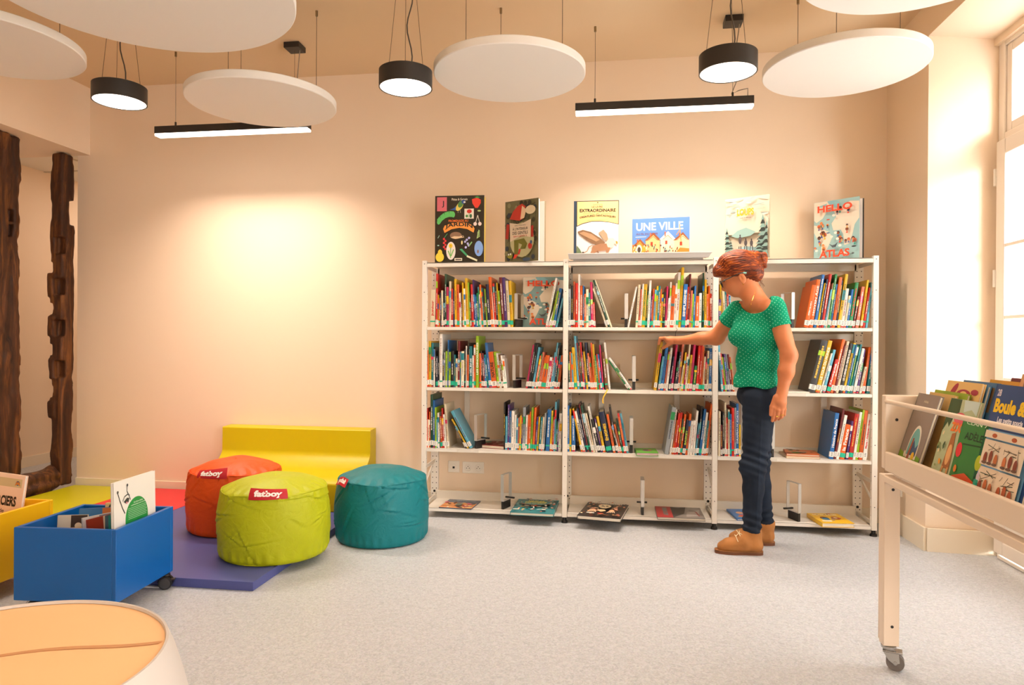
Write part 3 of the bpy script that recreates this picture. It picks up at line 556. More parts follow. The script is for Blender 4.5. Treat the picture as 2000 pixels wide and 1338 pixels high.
def build_row_book(ri, bi, xb, w, dx, yt, c, s):
    ox, oy, sc, by, bay, shelf, _ = ROWS[ri]; rng = random.Random(ri * 100 + bi)
    ybase = oy + by / sc; yc = 4.245 + rng.random() * .006
    pb = at(ox + xb / sc, ybase, Y=yc); pr = at(ox + (xb + w) / sc, ybase, Y=yc); pt = at(ox + (xb + dx) / sc, oy + yt / sc, Y=yc)
    ang = math.atan2(pt.x - pb.x, pt.z - SZ[shelf]); T = max(.004, (pr.x - pb.x) * math.cos(ang) * .985); H = math.hypot(pt.x - pb.x, pt.z - SZ[shelf])
    H = min(H, HS - .035 - SZ[0] if shelf == 0 else SZ[shelf - 1] - .022 - SZ[shelf]) if abs(dx) < 60 else H
    D = min(.235, max(.13, H * (.72 + .12 * rng.random())))
    col = lin(PAL[c]); f = (.82 + .36 * rng.random()) * (.95 if c in 'we' else .78); cc = mat(tuple(min(1, v * f) for v in col), .38, spec=.5)
    m = MB(); b = .0018 if T > .007 else .001
    # case: rounded spine, two boards
    m.box(0, b, 0, D, 0, H, cc); m.box(T - b, T, 0, D, 0, H, cc)
    k = 5; prof = [(0, 0)] + [(T * (1 - math.cos(PI * i / k)) / 2, -.0022 * math.sin(PI * i / k) if T > .009 else -.0004) for i in range(1, k)] + [(T, 0)]
    m.prism([(x, y) for x, y in prof] + [(T - .0004, .0016), (.0004, .0016)], 0, H, cc)
    fx = -.0026 if T > .009 else -.0008
    # spine decoration: colour band and lines of small print
    y_ = fx
    dark = c in 'knvmfudgbtr'
    ink = mat(rng.choice(['#f2ead8', '#f4f0e8', '#e9c24a'] if dark else ['#2a2422', '#7a1c18', '#23324f', '#f8f4ec' if c in 'oscp' else '#2a2422']), .5)
    def strip(x0, x1, z0, z1, mm): m.box(x0, x1, y_, 0, z0, z1, mm)
    if rng.random() < .38 and (ri, bi) not in SPINE:
        z0 = H * rng.uniform(.5, .8); strip(.0003, T - .0003, z0, z0 + H * rng.uniform(.06, .2), mat(rng.choice([PAL[q] for q in 'rowybclptg']), .45))
    y_ -= .0003
    if T > .0055 and (ri, bi) not in SPINE:
        z = H * rng.uniform(.27, .36); top = H * rng.uniform(.6, .93); cw = T * rng.uniform(.2, .38)
        while z < top:
            L = rng.uniform(.0025, .007); strip(T / 2 - cw / 2 * rng.uniform(.6, 1), T / 2 + cw / 2 * rng.uniform(.6, 1), z, z + L, ink); z += L + rng.choice([.0012, .0015, .004])
    elif (ri, bi) in SPINE:
        st, ic = SPINE[(ri, bi)]; L = H * (.62 if len(st) > 7 else .42); hh = T * (.62 if T > .012 else .7); zc = H * (.56 if len(st) > 7 else .5)
        paint(m, [('t', st, 0, 0, L, hh, {'b': .03}, ic)], lambda x, y, l: (T / 2 - y, y_ - .0004, zc + x))
    o = m.link('book')
    px_ = T if dx > 0 else 0
    xx = pb.x + (T / math.cos(ang) if dx > 0 else 0)
    o.matrix_world = Matrix.Translation((xx, yc, SZ[shelf] + .0004)) @ Matrix.Rotation(ang, 4, 'Y') @ Matrix.Translation((-px_, 0, 0))
    q = MB(); q.box(b, T - b, .0016, D - .003, .002, H - .003, PAGE); q.link('pages', o)
    if s in 'wgby':
        zs = H * .045 + rng.random() * .004; q = MB(); hh = .030
        if s == 'g': q.box(-.0002, T + .0002, fx - .0014, .012, zs + rng.choice([0, .018]), zs + .026, STG)
        else:
            q.box(-.0002, T + .0002, fx - .0014, .012, zs, zs + hh, STW)
            for k in range(3): q.box(T * .25, T * .72, fx - .0017, fx - .0013, zs + .006 + k * .008, zs + .009 + k * .008, STT)
            if rng.random() < .3: q.box(T * .1, T * .9, fx - .0016, 0, .002, .009, mat('#d0202a', .5))
        q.link('spine_sticker', o)
    return o, T, H
objs = [build_row_book(*r) for r in raw]
SIZE = lambda T, H: ('tall ' if H > .265 else 'short ' if H < .185 else '') + ('thick ' if T > .0145 else 'thin ' if T < .0062 else '')
def leans(dx): return 'leaning ' if abs(dx) > 90 else ''
cand = []
for i, (r, (o, T, H)) in enumerate(zip(raw, objs)):
    ri, bi, xb, w, dx, yt, c, s = r; bay, shelf = ROWS[ri][4:6]
    prev = raw[i - 1] if bi > 0 else None; nxt = raw[i + 1] if i + 1 < len(raw) and raw[i + 1][0] == ri else None
    where = '%s shelf of %s bay' % (ROWN[shelf], BAYN[bay]) if shelf < 3 else ''
    if prev and nxt: nb = 'between %s and %s' % (CN[prev[6]], CN[nxt[6]]) if prev[6] != nxt[6] else 'between two %s ones' % CN[prev[6]]
    elif nxt: nb = 'first before a %s one' % CN[nxt[6]]
    else: nb = 'last after a %s one' % CN[prev[6]]
    ti = SPINE.get((ri, bi))
    cand.append([leans(dx) + SIZE(T, H) + CN[c] + ' book ' + nb, where, s, ri, bi])
from collections import Counter
def full(a): return '%s, %s' % (a[0], a[1])
cnt = Counter(full(a) for a in cand)
for a in cand:
    if cnt[full(a)] > 1: a[0] = a[0].replace(' book ', {'g': ' green-stickered book ', 'w': ' white-stickered book ', 'n': ' book without sticker ', 'b': ' book ', 'y': ' book '}[a[2]])
cnt = Counter(full(a) for a in cand); half = {}
for r_ in set((a[3]) for a in cand): half[r_] = sum(1 for a in cand if a[3] == r_)
ORD = ['first', 'second', 'third', 'fourth', 'fifth', 'sixth', 'seventh', 'eighth', 'ninth', 'tenth'] + ['%dth' % k for k in range(11, 60)]
bayshelf_rank = Counter()
for (o, T, H), a in zip(objs, cand):
    ox, oy, sc, by, bay, shelf, _ = ROWS[a[3]]; bayshelf_rank[(bay, shelf)] += 1; n = bayshelf_rank[(bay, shelf)]
    lab = full(a)
    if cnt[lab] > 1: lab = '%s, %s from its left end' % (lab, ORD[n - 1])
    tag(o, lab, 'book', 'books on the %s shelf of the %s bay' % (ROWN[shelf], BAYN[bay]))
# ================================================================ picture books seen from the cover side
def cover_book(name, Wd, H, T, col, art, label, M, cat='book', group=None, back=0, edge=None, gap=0, spine=None, pagec=None, round_=0):
    """local frame: x along the cover, z up, front cover faces -y"""
    cc = mat(col, .32, spec=.5); m = MB(); b = .0022
    m.box(0, Wd, 0, b, 0, H, cc); m.box(0, b, 0, T, 0, H, mat(spine or col, .35))
    if not back: m.box(0, Wd, T - b, T, 0, H, cc)
    o = m.link(name); o.matrix_world = M
    q = MB(); q.box(b, Wd - .004, b, T - b, .004, H - .004, mat(pagec, .7) if pagec else PAGE); q.link('pages', o)
    if back:
        q = MB(); R = Matrix.Translation((0, T, 0)) @ Matrix.Rotation(back, 4, 'Z'); q.box(0, Wd, 0, b, 0, H, mat(edge or col, .4), R); q.link('back_cover', o)
        q = MB(); R = Matrix.Translation((0, T, 0)) @ Matrix.Rotation(back * .8, 4, 'Z'); q.box(.002, Wd - .006, 0, .003, .003, H - .003, mat('#efe8de', .7), R); q.link('loose_page', o)
    if art:
        q = MB(); paint(q, art, lambda x, y, l: (min(max(x, .004), .996) * Wd, -.00022 * l, min(max(y, .003), .997) * H)); q.link('cover_art', o)
    return tag(o, label, cat, group)
def stand(pl, pr, Z, z0, lean=0):
    """matrix and width for a book whose top corners are seen at pl and pr"""
    A, B = at(*pl, Z=Z), at(*pr, Z=Z); d = Vector((B.x - A.x, B.y - A.y)); a = math.atan2(d.y, d.x)
    return Matrix.Translation((A.x, A.y, z0)) @ Matrix.Rotation(a, 4, 'Z'), d.length, Z - z0
TZ = HS + .0005; TOPG = 'books displayed on top of the bookcase'
def pebble(cx, cy, rx, ry, c, a=0): return ('e', cx, cy, rx, ry, a, c)
# 1 garden book
M, w, h = stand((850, 383), (946, 381), 2.04, TZ)
art = [('r', .04, .77, .24, .98, '#e0707a'), ('t', 'J', .16, .875, .045, .1, '#1d1a16'), ('t', 'Pittau & Gervais', .5, .945, .32, .035, '#f3e9d0'),
       ('p', [(.30, .79), (.38, .81), (.46, .86), (.5, .82), (.44, .78)], '#2f5fa8'), pebble(.5, .84, .09, .05, '#e8d25c', .7), pebble(.52, .87, .06, .045, '#4f8a4a', .7), pebble(.58, .905, .04, .03, '#2c4f9a'), ('e', .6, .9, .022, .014, '#f4f0e4'), ('l', [(.47, .79), (.47, .74)], .006, '#d9cdb0'), ('l', [(.51, .79), (.52, .74)], .006, '#d9cdb0'),
       ('p', [(.75, .94), (.86, .965), (.93, .93), (.93, .88), (.87, .81), (.82, .81), (.76, .88)], '#e8402e'), ('p', [(.8, .97), (.86, .985), (.92, .965), (.86, .955)], '#3a9a48'),
       ('l', [(.07, .61), (.12, .66), (.2, .705), (.29, .725), (.38, .72)], .085, '#62c264'), ('e', .075, .605, .033, .036, '#62c264'), ('e', .375, .715, .034, .043, '#62c264'),
       ('r', .6, .65, .79, .8, '#efe6d4'), pebble(.7, .76, .05, .03, '#d82c22'), pebble(.65, .69, .025, .02, '#3b8a3c'), pebble(.73, .69, .025, .03, '#2d6a3a'), ('l', [(.7, .74), (.69, .67)], .008, '#3b8a3c'),
       ('l', [(.87, .70), (.83, .59)], .01, '#efe6d4'), ('l', [(.87, .70), (.91, .59)], .01, '#efe6d4'), pebble(.82, .57, .035, .028, '#f0dcd4'), pebble(.915, .57, .035, .028, '#f0dcd4'), pebble(.9, .765, .035, .012, '#c4d890'),
       ('t', 'PROMENADE AU', .48, .62, .4, .035, {'b': .02}, '#f07a34'),
       ('p', [(.17, .50), (.2, .44), (.34, .495), (.5, .515), (.66, .495), (.79, .44), (.81, .5), (.77, .55), (.66, .585), (.5, .6), (.34, .585), (.2, .55)], '#f0963c'), ('t', 'JARDIN', .49, .525, .56, .075, {'b': .03, 'arc': .035}, '#1d1a16'),
       pebble(.43, .40, .12, .055, '#8d6a50'), ('p', [(.32, .37), (.42, .35), (.6, .37), (.58, .4), (.5, .385), (.4, .39)], '#e2c29a'), ('e', .57, .385, .012, .01, '#241a14'),
       ] + [pebble(.19 + .03 * (i % 2), .35 - .03 * i, .022, .017, '#e0363a') for i in range(6)] + [('l', [(.2, .37), (.26, .43)], .01, '#4fae6a')] + \
      [pebble(.66 + .04 * math.cos(i * 1.7), .36 - .028 * i, .022, .018, '#b9b8e8') for i in range(6)] + [('l', [(.7, .24), (.76, .3)], .02, '#8cc27a'), ('l', [(.86, .35), (.9, .48)], .012, '#b9d88a')] + \
      [('l', [(.87, .36 + .02 * i), (.92, .385 + .02 * i)], .009, '#b9d88a') for i in range(5)] + \
      [pebble(.335, .17, .095, .135, '#efe2d8'), pebble(.33, .245, .04, .035, '#f0c92c'), ('e', .33, .245, .014, .012, '#d8981c'), ('l', [(.33, .22), (.33, .06)], .014, '#5aa24a'), ('l', [(.28, .17), (.33, .08)], .02, '#7ab45a'), ('l', [(.39, .19), (.34, .09)], .02, '#7ab45a'),
       pebble(.11, .075, .085, .07, '#f0cf3e'), pebble(.115, .14, .045, .05, '#f0cf3e'), ('e', .90, .2, .088, .115, '#7ea2dc'), ('e', .885, .155, .015, .028, '#8d5a2e'),
       ('p', [(.51, .19), (.56, .2), (.68, .1), (.66, .08)], '#3f9a68'), ('l', [(.66, .09), (.87, .02)], .028, '#e8e6c4'), ('r', .41, .018, .565, .06, '#efe4cc'), ('l', [(.43, .038), (.55, .038)], .016, '#4a3f36'),
       ('e', .56, .29, .016, .03, '#e8dca0'), ('l', [(.07, .36), (.1, .4)], .012, '#a0c8b8'), ('e', .08, .25, .02, .01, '#a0c8b8')]
cover_book('picture_book', w, h, .022, '#2a2214', art, 'black garden book with fruit and a bird, first on top of the bookcase', M, group=TOPG, back=.12, edge='#f0d23a')
# 2 red hood book
M, w, h = stand((987, 395), (1052, 386), 2.005, TZ)
rb = random.Random(3)
art = [pebble(rb.random() * .9 + .05, rb.random() * .9 + .05, .05, .04, rb.choice(['#4a4a34', '#6a6a48', '#332f22', '#2d3a44', '#8a8a62'])) for _ in range(46)] + \
      [('l', [(rb.random(), rb.random()) for _ in range(2)], .008, '#241f18') for _ in range(18)] + [
       ('e', .55, .35, .36, .28, '#b7b184'), ('p', [(.18, .7), (.28, .82), (.42, .9), (.55, .93), (.66, .88), (.6, .8), (.62, .7), (.48, .66)], '#c0321f'), ('p', [(.55, .9), (.68, .83), (.62, .7), (.5, .68)], '#e8c7a0'), pebble(.8, .82, .15, .07, '#e9d8b4'),
       ('p', [(.18, .64), (.5, .6), (.82, .67), (.8, .38), (.55, .42), (.2, .33)], '#dfcbb0'), ('t', 'CHARLOTTE MOUNDLIC', .5, .585, .34, .018, '#5a4a3c'), ('t', 'À L\'INTÉRIEUR', .5, .535, .46, .05, {'b': .02}, '#3c3028'), ('t', 'DES GENTILS', .5, .465, .46, .05, {'b': .02}, '#3c3028'), ('t', '(pas si gentils !)', .5, .41, .4, .035, '#b8261c'),
       ('p', [(.32, .35), (.62, .37), (.72, .28), (.66, .2), (.5, .2), (.56, .27), (.46, .3), (.44, .12), (.33, .12)], '#6d6a1e'), ('p', [(.33, .12), (.45, .12), (.38, .06), (.3, .05)], '#d83a20'), ('l', [(.5, .2), (.46, .12)], .05, '#c9261e'),
       ('l', [(.1, .38), (.14, .62)], .09, '#a8281c'), ('l', [(.86, .38), (.86, .56)], .07, '#b02a1c'), pebble(.8, .24, .06, .05, '#b83224'), pebble(.83, .3, .03, .03, '#2a4a78'), pebble(.2, .1, .08, .04, '#8d8a2c'), ('e', .22, .13, .022, .016, '#f4f0e8'), ('e', .16, .125, .02, .016, '#f4f0e8'), pebble(.7, .03, .12, .03, '#3a5068')]
cover_book('picture_book', w, h, .02, '#6f6a48', art, 'book with a figure in a red hood, standing half open on the left bay', M, group=TOPG, back=.38, edge='#b9a88a', pagec='#efe6e2')
# 3 griffin book on the tray
M, w, h = stand((1121, 393), (1209, 391), 2.0, TRAY_Z)
art = [('r', .06, 0, 1, 1, '#ebe0da'), ('p', [(.06, .52), (.2, .57), (.4, .61), (.6, .61), (.8, .59), (1, .55), (1, 1), (.06, 1)], '#3b3226'), ('p', [(.075, .54), (.2, .585), (.4, .622), (.6, .622), (.8, .6), (.985, .565), (.985, .985), (.075, .985)], '#ecc27c'),
       ('e', .53, .965, .014, .012, '#1d1a18'), ('t', 'LE LIVRE', .52, .885, .24, .035, {'b': .02}, '#33291e'), ('t', 'EXTRAORDINAIRE', .53, .82, .8, .062, {'b': .035}, '#2a221a'), ('t', 'DES', .53, .76, .06, .016, '#5a4a34'), ('l', [(.2, .76), (.46, .762)], .004, '#6a5638'), ('l', [(.6, .762), (.86, .76)], .004, '#6a5638'),
       ('l', [(.42, .93), (.64, .93)], .005, '#6a5638'), ('t', 'CRÉATURES FANTASTIQUES', .53, .69, .8, .05, {'b': .03, 'arc': .035}, '#2a221a'), ('l', [(.3, .635), (.76, .645)], .004, '#8a744c'),
       ('p', [(.06, 0), (.2, 0), (.14, .1), (.07, .17)], '#5a6a4a'), ('p', [(.09, .43), (.2, .46), (.38, .42), (.6, .3), (.7, .22), (.66, .16), (.55, .17), (.42, .2), (.28, .27), (.12, .38)], '#7a5a3e'), ('p', [(.12, .4), (.22, .43), (.4, .38), (.58, .27), (.5, .24), (.3, .32)], '#a88462'), ('p', [(.55, .4), (.66, .46), (.74, .38), (.78, .24), (.66, .27), (.6, .35)], '#a58a6e'),
       ('p', [(.42, .16), (.6, .2), (.74, .2), (.82, .12), (.76, 0), (.72, 0), (.72, .07), (.55, .06), (.42, 0), (.36, 0), (.4, .08)], '#94694a'), ('p', [(.72, .22), (.78, .3), (.88, .3), (.93, .24), (.97, .21), (.96, .17), (.9, .2), (.86, .12), (.76, .13)], '#d9c8b4'), ('p', [(.93, .25), (.98, .23), (.97, .18), (.94, .2)], '#b8842c'),
       ('l', [(.42, .17), (.34, .14), (.3, .06), (.22, .03)], .015, '#94694a'), ('e', .21, .035, .025, .018, '#3a281c'), ('l', [(.53, .07), (.56, 0)], .03, '#7a5238'), ('r', 0, 0, .1, .012, '#16a884')]
cover_book('picture_book', w, h, .024, '#2c3e52', art, 'ochre and white book with a winged griffin, on the grey tray', M, group=TOPG, back=.05)
# 4 town book
M, w, h = stand((1235, 428), (1347, 423), 1.888, TRAY_Z)
art = [('t', 'UNE VILLE', .48, .77, .82, .22, {'b': .02}, '#e6f2ee'), ('t', 'AU FIL DU TEMPS', .26, .57, .38, .05, {'b': .02}, '#6a3a5c'), ('l', [(.06, .49), (.25, .49)], .012, '#d8e2e8'), ('r', .0, 0, 1, .28, '#c8803a')]
rb = random.Random(9)
for x, hh, cw, wl in ((.02, .30, .22, '#d89a34'), (.24, .46, .25, '#d8b07a'), (.50, .48, .24, '#e6d6b4'), (.74, .44, .27, '#e2c9a0')):
    art += [('r', x, .05, x + cw, hh - .06, wl), ('p', [(x - .02, hh - .08), (x + cw + .02, hh - .08), (x + cw * .55, hh + .14)], '#8a4a24' if x != .5 else '#f2ebe0'), ('p', [(x + .03, hh - .08), (x + cw - .03, hh - .08), (x + cw * .54, hh + .07)], wl), ('r', x + cw * .3, hh + .0, x + cw * .38, hh + .13, '#d85a24'),
            ('l', [(x + .04, hh - .08), (x + cw * .54, hh + .03)], .008, '#6a4020'), ('l', [(x + cw - .04, hh - .08), (x + cw * .54, hh + .03)], .008, '#6a4020'), ('r', x + cw * .35, hh - .22, x + cw * .5, hh - .12, '#b83820')]
art += [('r', x, y, x + .018, y + .05, rb.choice(['#7a3a18', '#f0dca0', '#c8501c', '#3a5a6a', '#4a2c18', '#f4ead0'])) for x, y in [(rb.uniform(.02, .97), rb.uniform(.02, .22)) for _ in range(60)]] + [('e', .13, .14, .05, .12, '#e8dcc4'), ('e', .13, .12, .03, .08, '#3a3026'), ('p', [(.76, 0), (1, 0), (1, .12), (.84, .15)], '#c87828'), ('l', [(.83, .8), (.86, .3)], .012, '#e0892c'), ('l', [(.83, .62), (.78, .5)], .014, '#e0892c')]
cover_book('picture_book', w, h, .016, '#5b83bd', art, 'wide blue book with half-timbered houses, on the grey tray', M, group=TOPG)
# 5 wolves book
M, w, h = stand((1417, 390), (1503, 379), 1.985, TZ)
rb = random.Random(4); art = []
for _ in range(60):
    x, y = rb.uniform(.05, .95), rb.uniform(.35, .98); art.append(('e', x, y, rb.uniform(.05, .14), rb.uniform(.006, .014), rb.uniform(-.2, .25), rb.choice(['#a8ac9c', '#c3bda6', '#dcd0b8', '#93a29c', '#e6dcc8'])))
art += [('p', [(0, .6), (.2, .74), (.36, .62), (.5, .6), (.7, .78), (1, .62), (1, .4), (0, .4)], '#d3c9b4'), ('p', [(.16, .38), (.3, .46), (.5, .5), (.72, .42), (.6, .36), (.3, .34)], '#8fb0a8'), ('p', [(0, .05), (.2, .15), (.5, .2), (.8, .16), (1, .06), (1, 0), (0, 0)], '#a8cdd0'), ('r', .02, .0, .98, .05, '#a8cdd0')]
for x, y0, hh, ww in ((.06, .12, .38, .14), (.16, .1, .2, .1), (.88, .1, .56, .2), (.97, .06, .5, .16), (.8, .05, .25, .12)):
    for k in range(9):
        z = y0 + hh * k / 9; r = ww * (1 - k / 9.5); cx = min(max(x, .03), .97)
        art.append(('p', [(max(.005, cx - r), z), (min(.995, cx + r), z + .004), (cx, z + hh / 6)], '#2f3a36' if k % 2 else '#7fa098'))
for x, s in ((.38, 1.25), (.51, 1), (.64, .95)): art += [('e', x, .245 * s * .85 + .04, .035, .05 * s, '#4c4648'), ('e', x, .245 * s * .85 + .04 + .06 * s, .016, .015, '#3a3436'), ('l', [(x - .02, .2), (x - .03, .12)], .02, '#4c4648'), ('l', [(x + .02, .2), (x + .025, .12)], .02, '#4c4648')]
art += [('t', 'LE CHASSEUR DE', .5, .825, .3, .022, '#e0b060'), ('t', 'LOUPS', .5, .745, .38, .115, {'b': .04}, '#eca51c'), ('t', 'texte et dessins', .5, .655, .26, .02, '#6a5c50')]
cover_book('picture_book', w, h, .016, '#d9cdb6', art, 'pale snowy forest book behind the woman\'s head', M, group=TOPG)
# 6 atlas with red capitals
def atlas_art(full=True):
    rb = random.Random(12); a = []
    for pts in ([(0, 1), (.3, 1), (.5, .93), (.32, .86), (.2, .72), (.06, .66), (0, .7)], [(0, .62), (.12, .6), (.2, .55), (.34, .48), (.42, .4), (.34, .26), (.22, .08), (.16, .1), (.18, .28), (.06, .42), (0, .5)], [(.42, .88), (.6, .86), (.8, .95), (1, .93), (1, .66), (.9, .56), (.86, .42), (.8, .26), (.68, .24), (.66, .42), (.6, .5), (.44, .5), (.4, .62), (.5, .72)]): a.append(('p', pts, '#efe3d0'))
    a += [('p', [(.3, .99), (.5, .99), (.62, .93), (.5, .88), (.36, .92)], '#8fc4cc'), ('p', [(.05, .92), (.3, .96), (.26, .9)], '#8fc4cc')]
    for _ in range(26):
        x, y = rb.choice([(rb.uniform(.03, .35), rb.uniform(.12, .66)), (rb.uniform(.48, .96), rb.uniform(.3, .86))]); s = rb.uniform(.7, 1.3)
        a += [('e', x, y, .032 * s, .026 * s, rb.choice(['#4a2a22', '#2a1c1a', '#c85a34', '#7a3a28', '#e8823c'])), ('e', x, y - .012, .022 * s, .018 * s, rb.choice(['#e8a878', '#8d5234', '#d88a58', '#5a3424'])), ('p', [(x - .02 * s, y - .06 * s), (x + .02 * s, y - .06 * s), (x, y - .02 * s)], rb.choice(['#d84a30', '#3a9a8a', '#e8b83c', '#3a5a9a']))]
    for _ in range(9): a.append(('e', rb.uniform(.05, .95), rb.uniform(.1, .9), .035, .02, '#f4f0e6'))
    a += [('p', [(.38, .28), (.45, .25), (.52, .26), (.58, .3), (.53, .22), (.46, .21)], '#46525a'), ('e', .36, .68, .04, .01, '#c8402c'), ('e', .36, .46, .04, .01, '#3a6a9a'), ('e', .92, .2, .05, .012, '#2a2a30'), ('e', .9, .09, .03, .012, '#46525a')]
    a += [('t', 'HELLO', .5, .865, .76, .115, {'b': .035}, '#ea4a22'), ('t', 'ATLAS', .5, .115, .66, .125, {'b': .035}, '#ea4a22'), ('t', 'BEN HANDICOTT & KENARD PAK', .5, .035, .4, .016, '#5a6a6a')]
    return a
M, w, h = stand((1590, 397), (1679, 383), 1.984, TZ)
cover_book('picture_book', w, h, .014, '#a3cbcc', atlas_art(), 'pale blue atlas with red title, last on top of the bookcase', M, group=TOPG, back=.22, edge='#4c4844', pagec='#d9cfe2')
A = at(1021, 541, Y=4.37); M = Matrix.Translation((A.x, 4.37, SZ[0] + .0005)) @ Matrix.Rotation(-.05, 4, 'X')
cover_book('picture_book', .27, A.z - SZ[0], .018, '#86abac', atlas_art(), 'atlas with red title facing out behind leaning books, top shelf of left bay', M)

# ---------------------------------------------------------------- books lying flat: corner pixels on the plane of their top
def lying(c, Z, z0, T_, col, art, label, pages='#eee6d6', flip=0):
    """c: near left, near right, far left corner in the picture"""
    A, B, D = (at(*p, Z=Z) for p in c); ax = Vector((B.x - A.x, B.y - A.y, 0)); w = ax.length; ax.normalize(); ay = Vector((-ax.y, ax.x, 0)); d = (Vector((D.x - A.x, D.y - A.y, 0))).dot(ay)
    sh = Vector((D.x - A.x, D.y - A.y, 0)).dot(ax) / d
    M = Matrix(((ax.x, 0, ay.x, A.x), (ax.y, 0, ay.y, A.y), (0, -1, 0, z0 + T_), (0, 0, 0, 1)))
    return cover_book('picture_book', w, min(d, .36), T_, col, art, label, M, pagec=pages)
rb = random.Random(21)
def confetti(n, cols, s=.05, x0=.04, x1=.96, y0=.04, y1=.96, sd=1):
    r = random.Random(sd); return [('e', r.uniform(x0, x1), r.uniform(y0, y1), s * r.uniform(.4, 1.3), s * r.uniform(.25, .6), r.uniform(0, 3), r.choice(cols)) for _ in range(n)]
lying([(857, 990), (920, 994), (885, 975)], .066, SZ[3] + .0005, .006, '#4f5f78', [('r', 0, 0, 1, .62, '#e0955a')] + confetti(22, ['#c8642c', '#3a3a44', '#e8b878', '#d8607a', '#f0d8b8', '#6a4a3a'], .1, y1=.6, sd=2) + [('r', .42, .2, .6, .5, '#5f6a60'), ('t', 'Les premiers trains', .6, .8, .6, .1, '#c8d8e4')],
      'thin orange and grey picture book lying at the left end, bottom shelf', pages='#6a5a50')
art = confetti(70, ['#1d3a44', '#2f5f66', '#e8d8c4', '#c8583c', '#d8a890', '#16303a', '#e9b23c', '#efe6d8'], .055, sd=5) + [('e', .5, .6, .36, .2, '#d8a86a'), ('e', .5, .6, .35, .19, '#1f7580'), ('t', "L'ATLAS", .5, .69, .38, .06, {'b': .04}, '#e3cf2e'), ('t', 'AVENTURIER', .5, .61, .54, .06, {'b': .04}, '#e3cf2e'), ('t', 'DES OCÉANS', .5, .53, .5, .055, {'b': .04}, '#e3cf2e'), ('l', [(.36, .46), (.66, .46)], .012, '#7fb8b8'), ('r', .06, .03, .2, .07, '#efe6d2')]
lying([(996, 1000), (1081, 1004), (1015, 958)], .078, SZ[3] + .0005, .018, '#1f7f88', art, 'teal ocean atlas lying over the front edge of the bottom shelf')
art = confetti(60, ['#c8966a', '#7a4a34', '#e8c8a0', '#a8604a', '#e09a78', '#5a3a30'], .05, sd=8) + [('t', 'Anatomicum', .5, .84, .74, .1, {'b': .03}, '#efe8da'), ('e', .5, .62, .15, .13, '#dcc9a4'), ('e', .5, .53, .1, .07, '#dcc9a4'), ('e', .45, .62, .035, .03, '#2a2420'), ('e', .56, .62, .035, .03, '#2a2420'), ('e', .5, .56, .015, .02, '#2a2420'),
     ('p', [(.44, .36), (.56, .36), (.6, .28), (.5, .2), (.4, .28)], '#d8b88c')]
for sx in (.3, .74): art += [('e', sx, .3, .06, .06, '#e8a47c')] + [('l', [(sx - .05 + k * .025, .27), (sx - .09 + k * .045, .15)], .016, '#efc8a4') for k in range(5)]
art += [('r', .2, .05, .38, .09, '#f1ece2'), ('r', .46, .04, .58, .08, '#c8302c')]
lying([(1127, 1006), (1212, 1013), (1150, 963)], .083, SZ[3] + .0005, .022, '#16161e', art, 'black book with a skull cover lying over the bottom shelf edge, middle bay')
lying([(1284, 1009), (1378, 1013), (1282, 988)], .077, SZ[3] + .0005, .015, '#77726c', [('r', 0, 0, .34, 1, '#a8242c'), ('t', 'LADY SAPIENS', .2, .55, .7, .1, {'rot': PI / 2, 'b': .03}, '#3f9a94'), ('p', [(.34, 0), (.34, 1), (.5, .9), (.68, 1), (.6, .4), (.46, .2)], '#2d2b2b'), ('p', [(.62, .1), (.9, .2), (.96, .8), (.8, .6), (.66, .5)], '#a39c96'), ('l', [(.9, .2), (.86, .6)], .03, '#8a3a34'), ('l', [(.72, .7), (.86, .6)], .03, '#4a2a2a')],
      'red and grey photo book lying right of the bookend, bottom shelf of middle bay')
lying([(1606, 1021), (1669, 1022), (1593, 1002)], .085, SZ[3] + .0005, .024, '#e6b414', [('t', "C'EST PAS SORCIER", .5, .85, .8, .12, {'b': .04}, '#f6efd8'), ('e', .32, .5, .13, .14, '#3a2418'), ('e', .32, .4, .12, .1, '#2a78a8'), ('e', .68, .5, .14, .16, '#a8642c'), ('e', .68, .52, .06, .07, '#e8c8a0'), ('r', .1, .14, .4, .24, '#ece4d0')] + confetti(12, ['#c8302c', '#3a5a9a', '#8a4a1c'], .05, sd=3),
      'thick yellow book lying at the right end of the bottom shelf')
lying([(1440, 1013), (1500, 1014), (1433, 994)], .072, SZ[3] + .0005, .012, '#1f6fb8', [('e', .3, .6, .12, .12, '#e8b088'), ('e', .55, .65, .12, .14, '#efe8e0'), ('e', .3, .3, .14, .1, '#d8524a'), ('l', [(.1, .2), (.6, .2)], .06, '#e8b83c')], 'blue picture book lying behind the woman\'s legs, bottom shelf')
lying([(933, 868), (986, 872), (947, 845)], .458, SZ[2] + .0005, .02, '#8c1f24', [('r', 0, .62, 1, .86, '#efe6da'), ('t', 'Inventions', .52, .73, .94, .16, {'b': .03}, '#22305c'), ('r', 0, .86, 1, .97, '#28336a'), ('r', .1, .9, .2, .98, '#efe6da')] + confetti(14, ['#e8ddd0', '#e8ddd0', '#c8453c', '#5c1418'], .12, .3, .95, .08, .5, sd=6) + [('e', .12, .3, .1, .09, '#4fa08c')],
      'red book about inventions lying flat, third shelf of left bay')
lying([(1243, 884), (1286, 885), (1244, 875)], .457, SZ[2] + .0005, .019, '#4f9a2c', [('e', .55, .55, .22, .2, '#8a5a6a'), ('e', .5, .5, .1, .12, '#6a3a5a'), ('e', .68, .6, .08, .1, '#b8842c')], 'small green book lying flat beside the bookend, third shelf of middle bay', pages='#e8c8d0')
lying([(1536, 886), (1601, 889), (1522, 877)], .462, SZ[2] + .0135, .012, '#c8602c', confetti(20, ['#7a4a34', '#e0884a', '#4a3a34', '#3f7a34', '#a89078'], .12, sd=11), 'orange picture book lying on top of a paler one, third shelf of right bay')
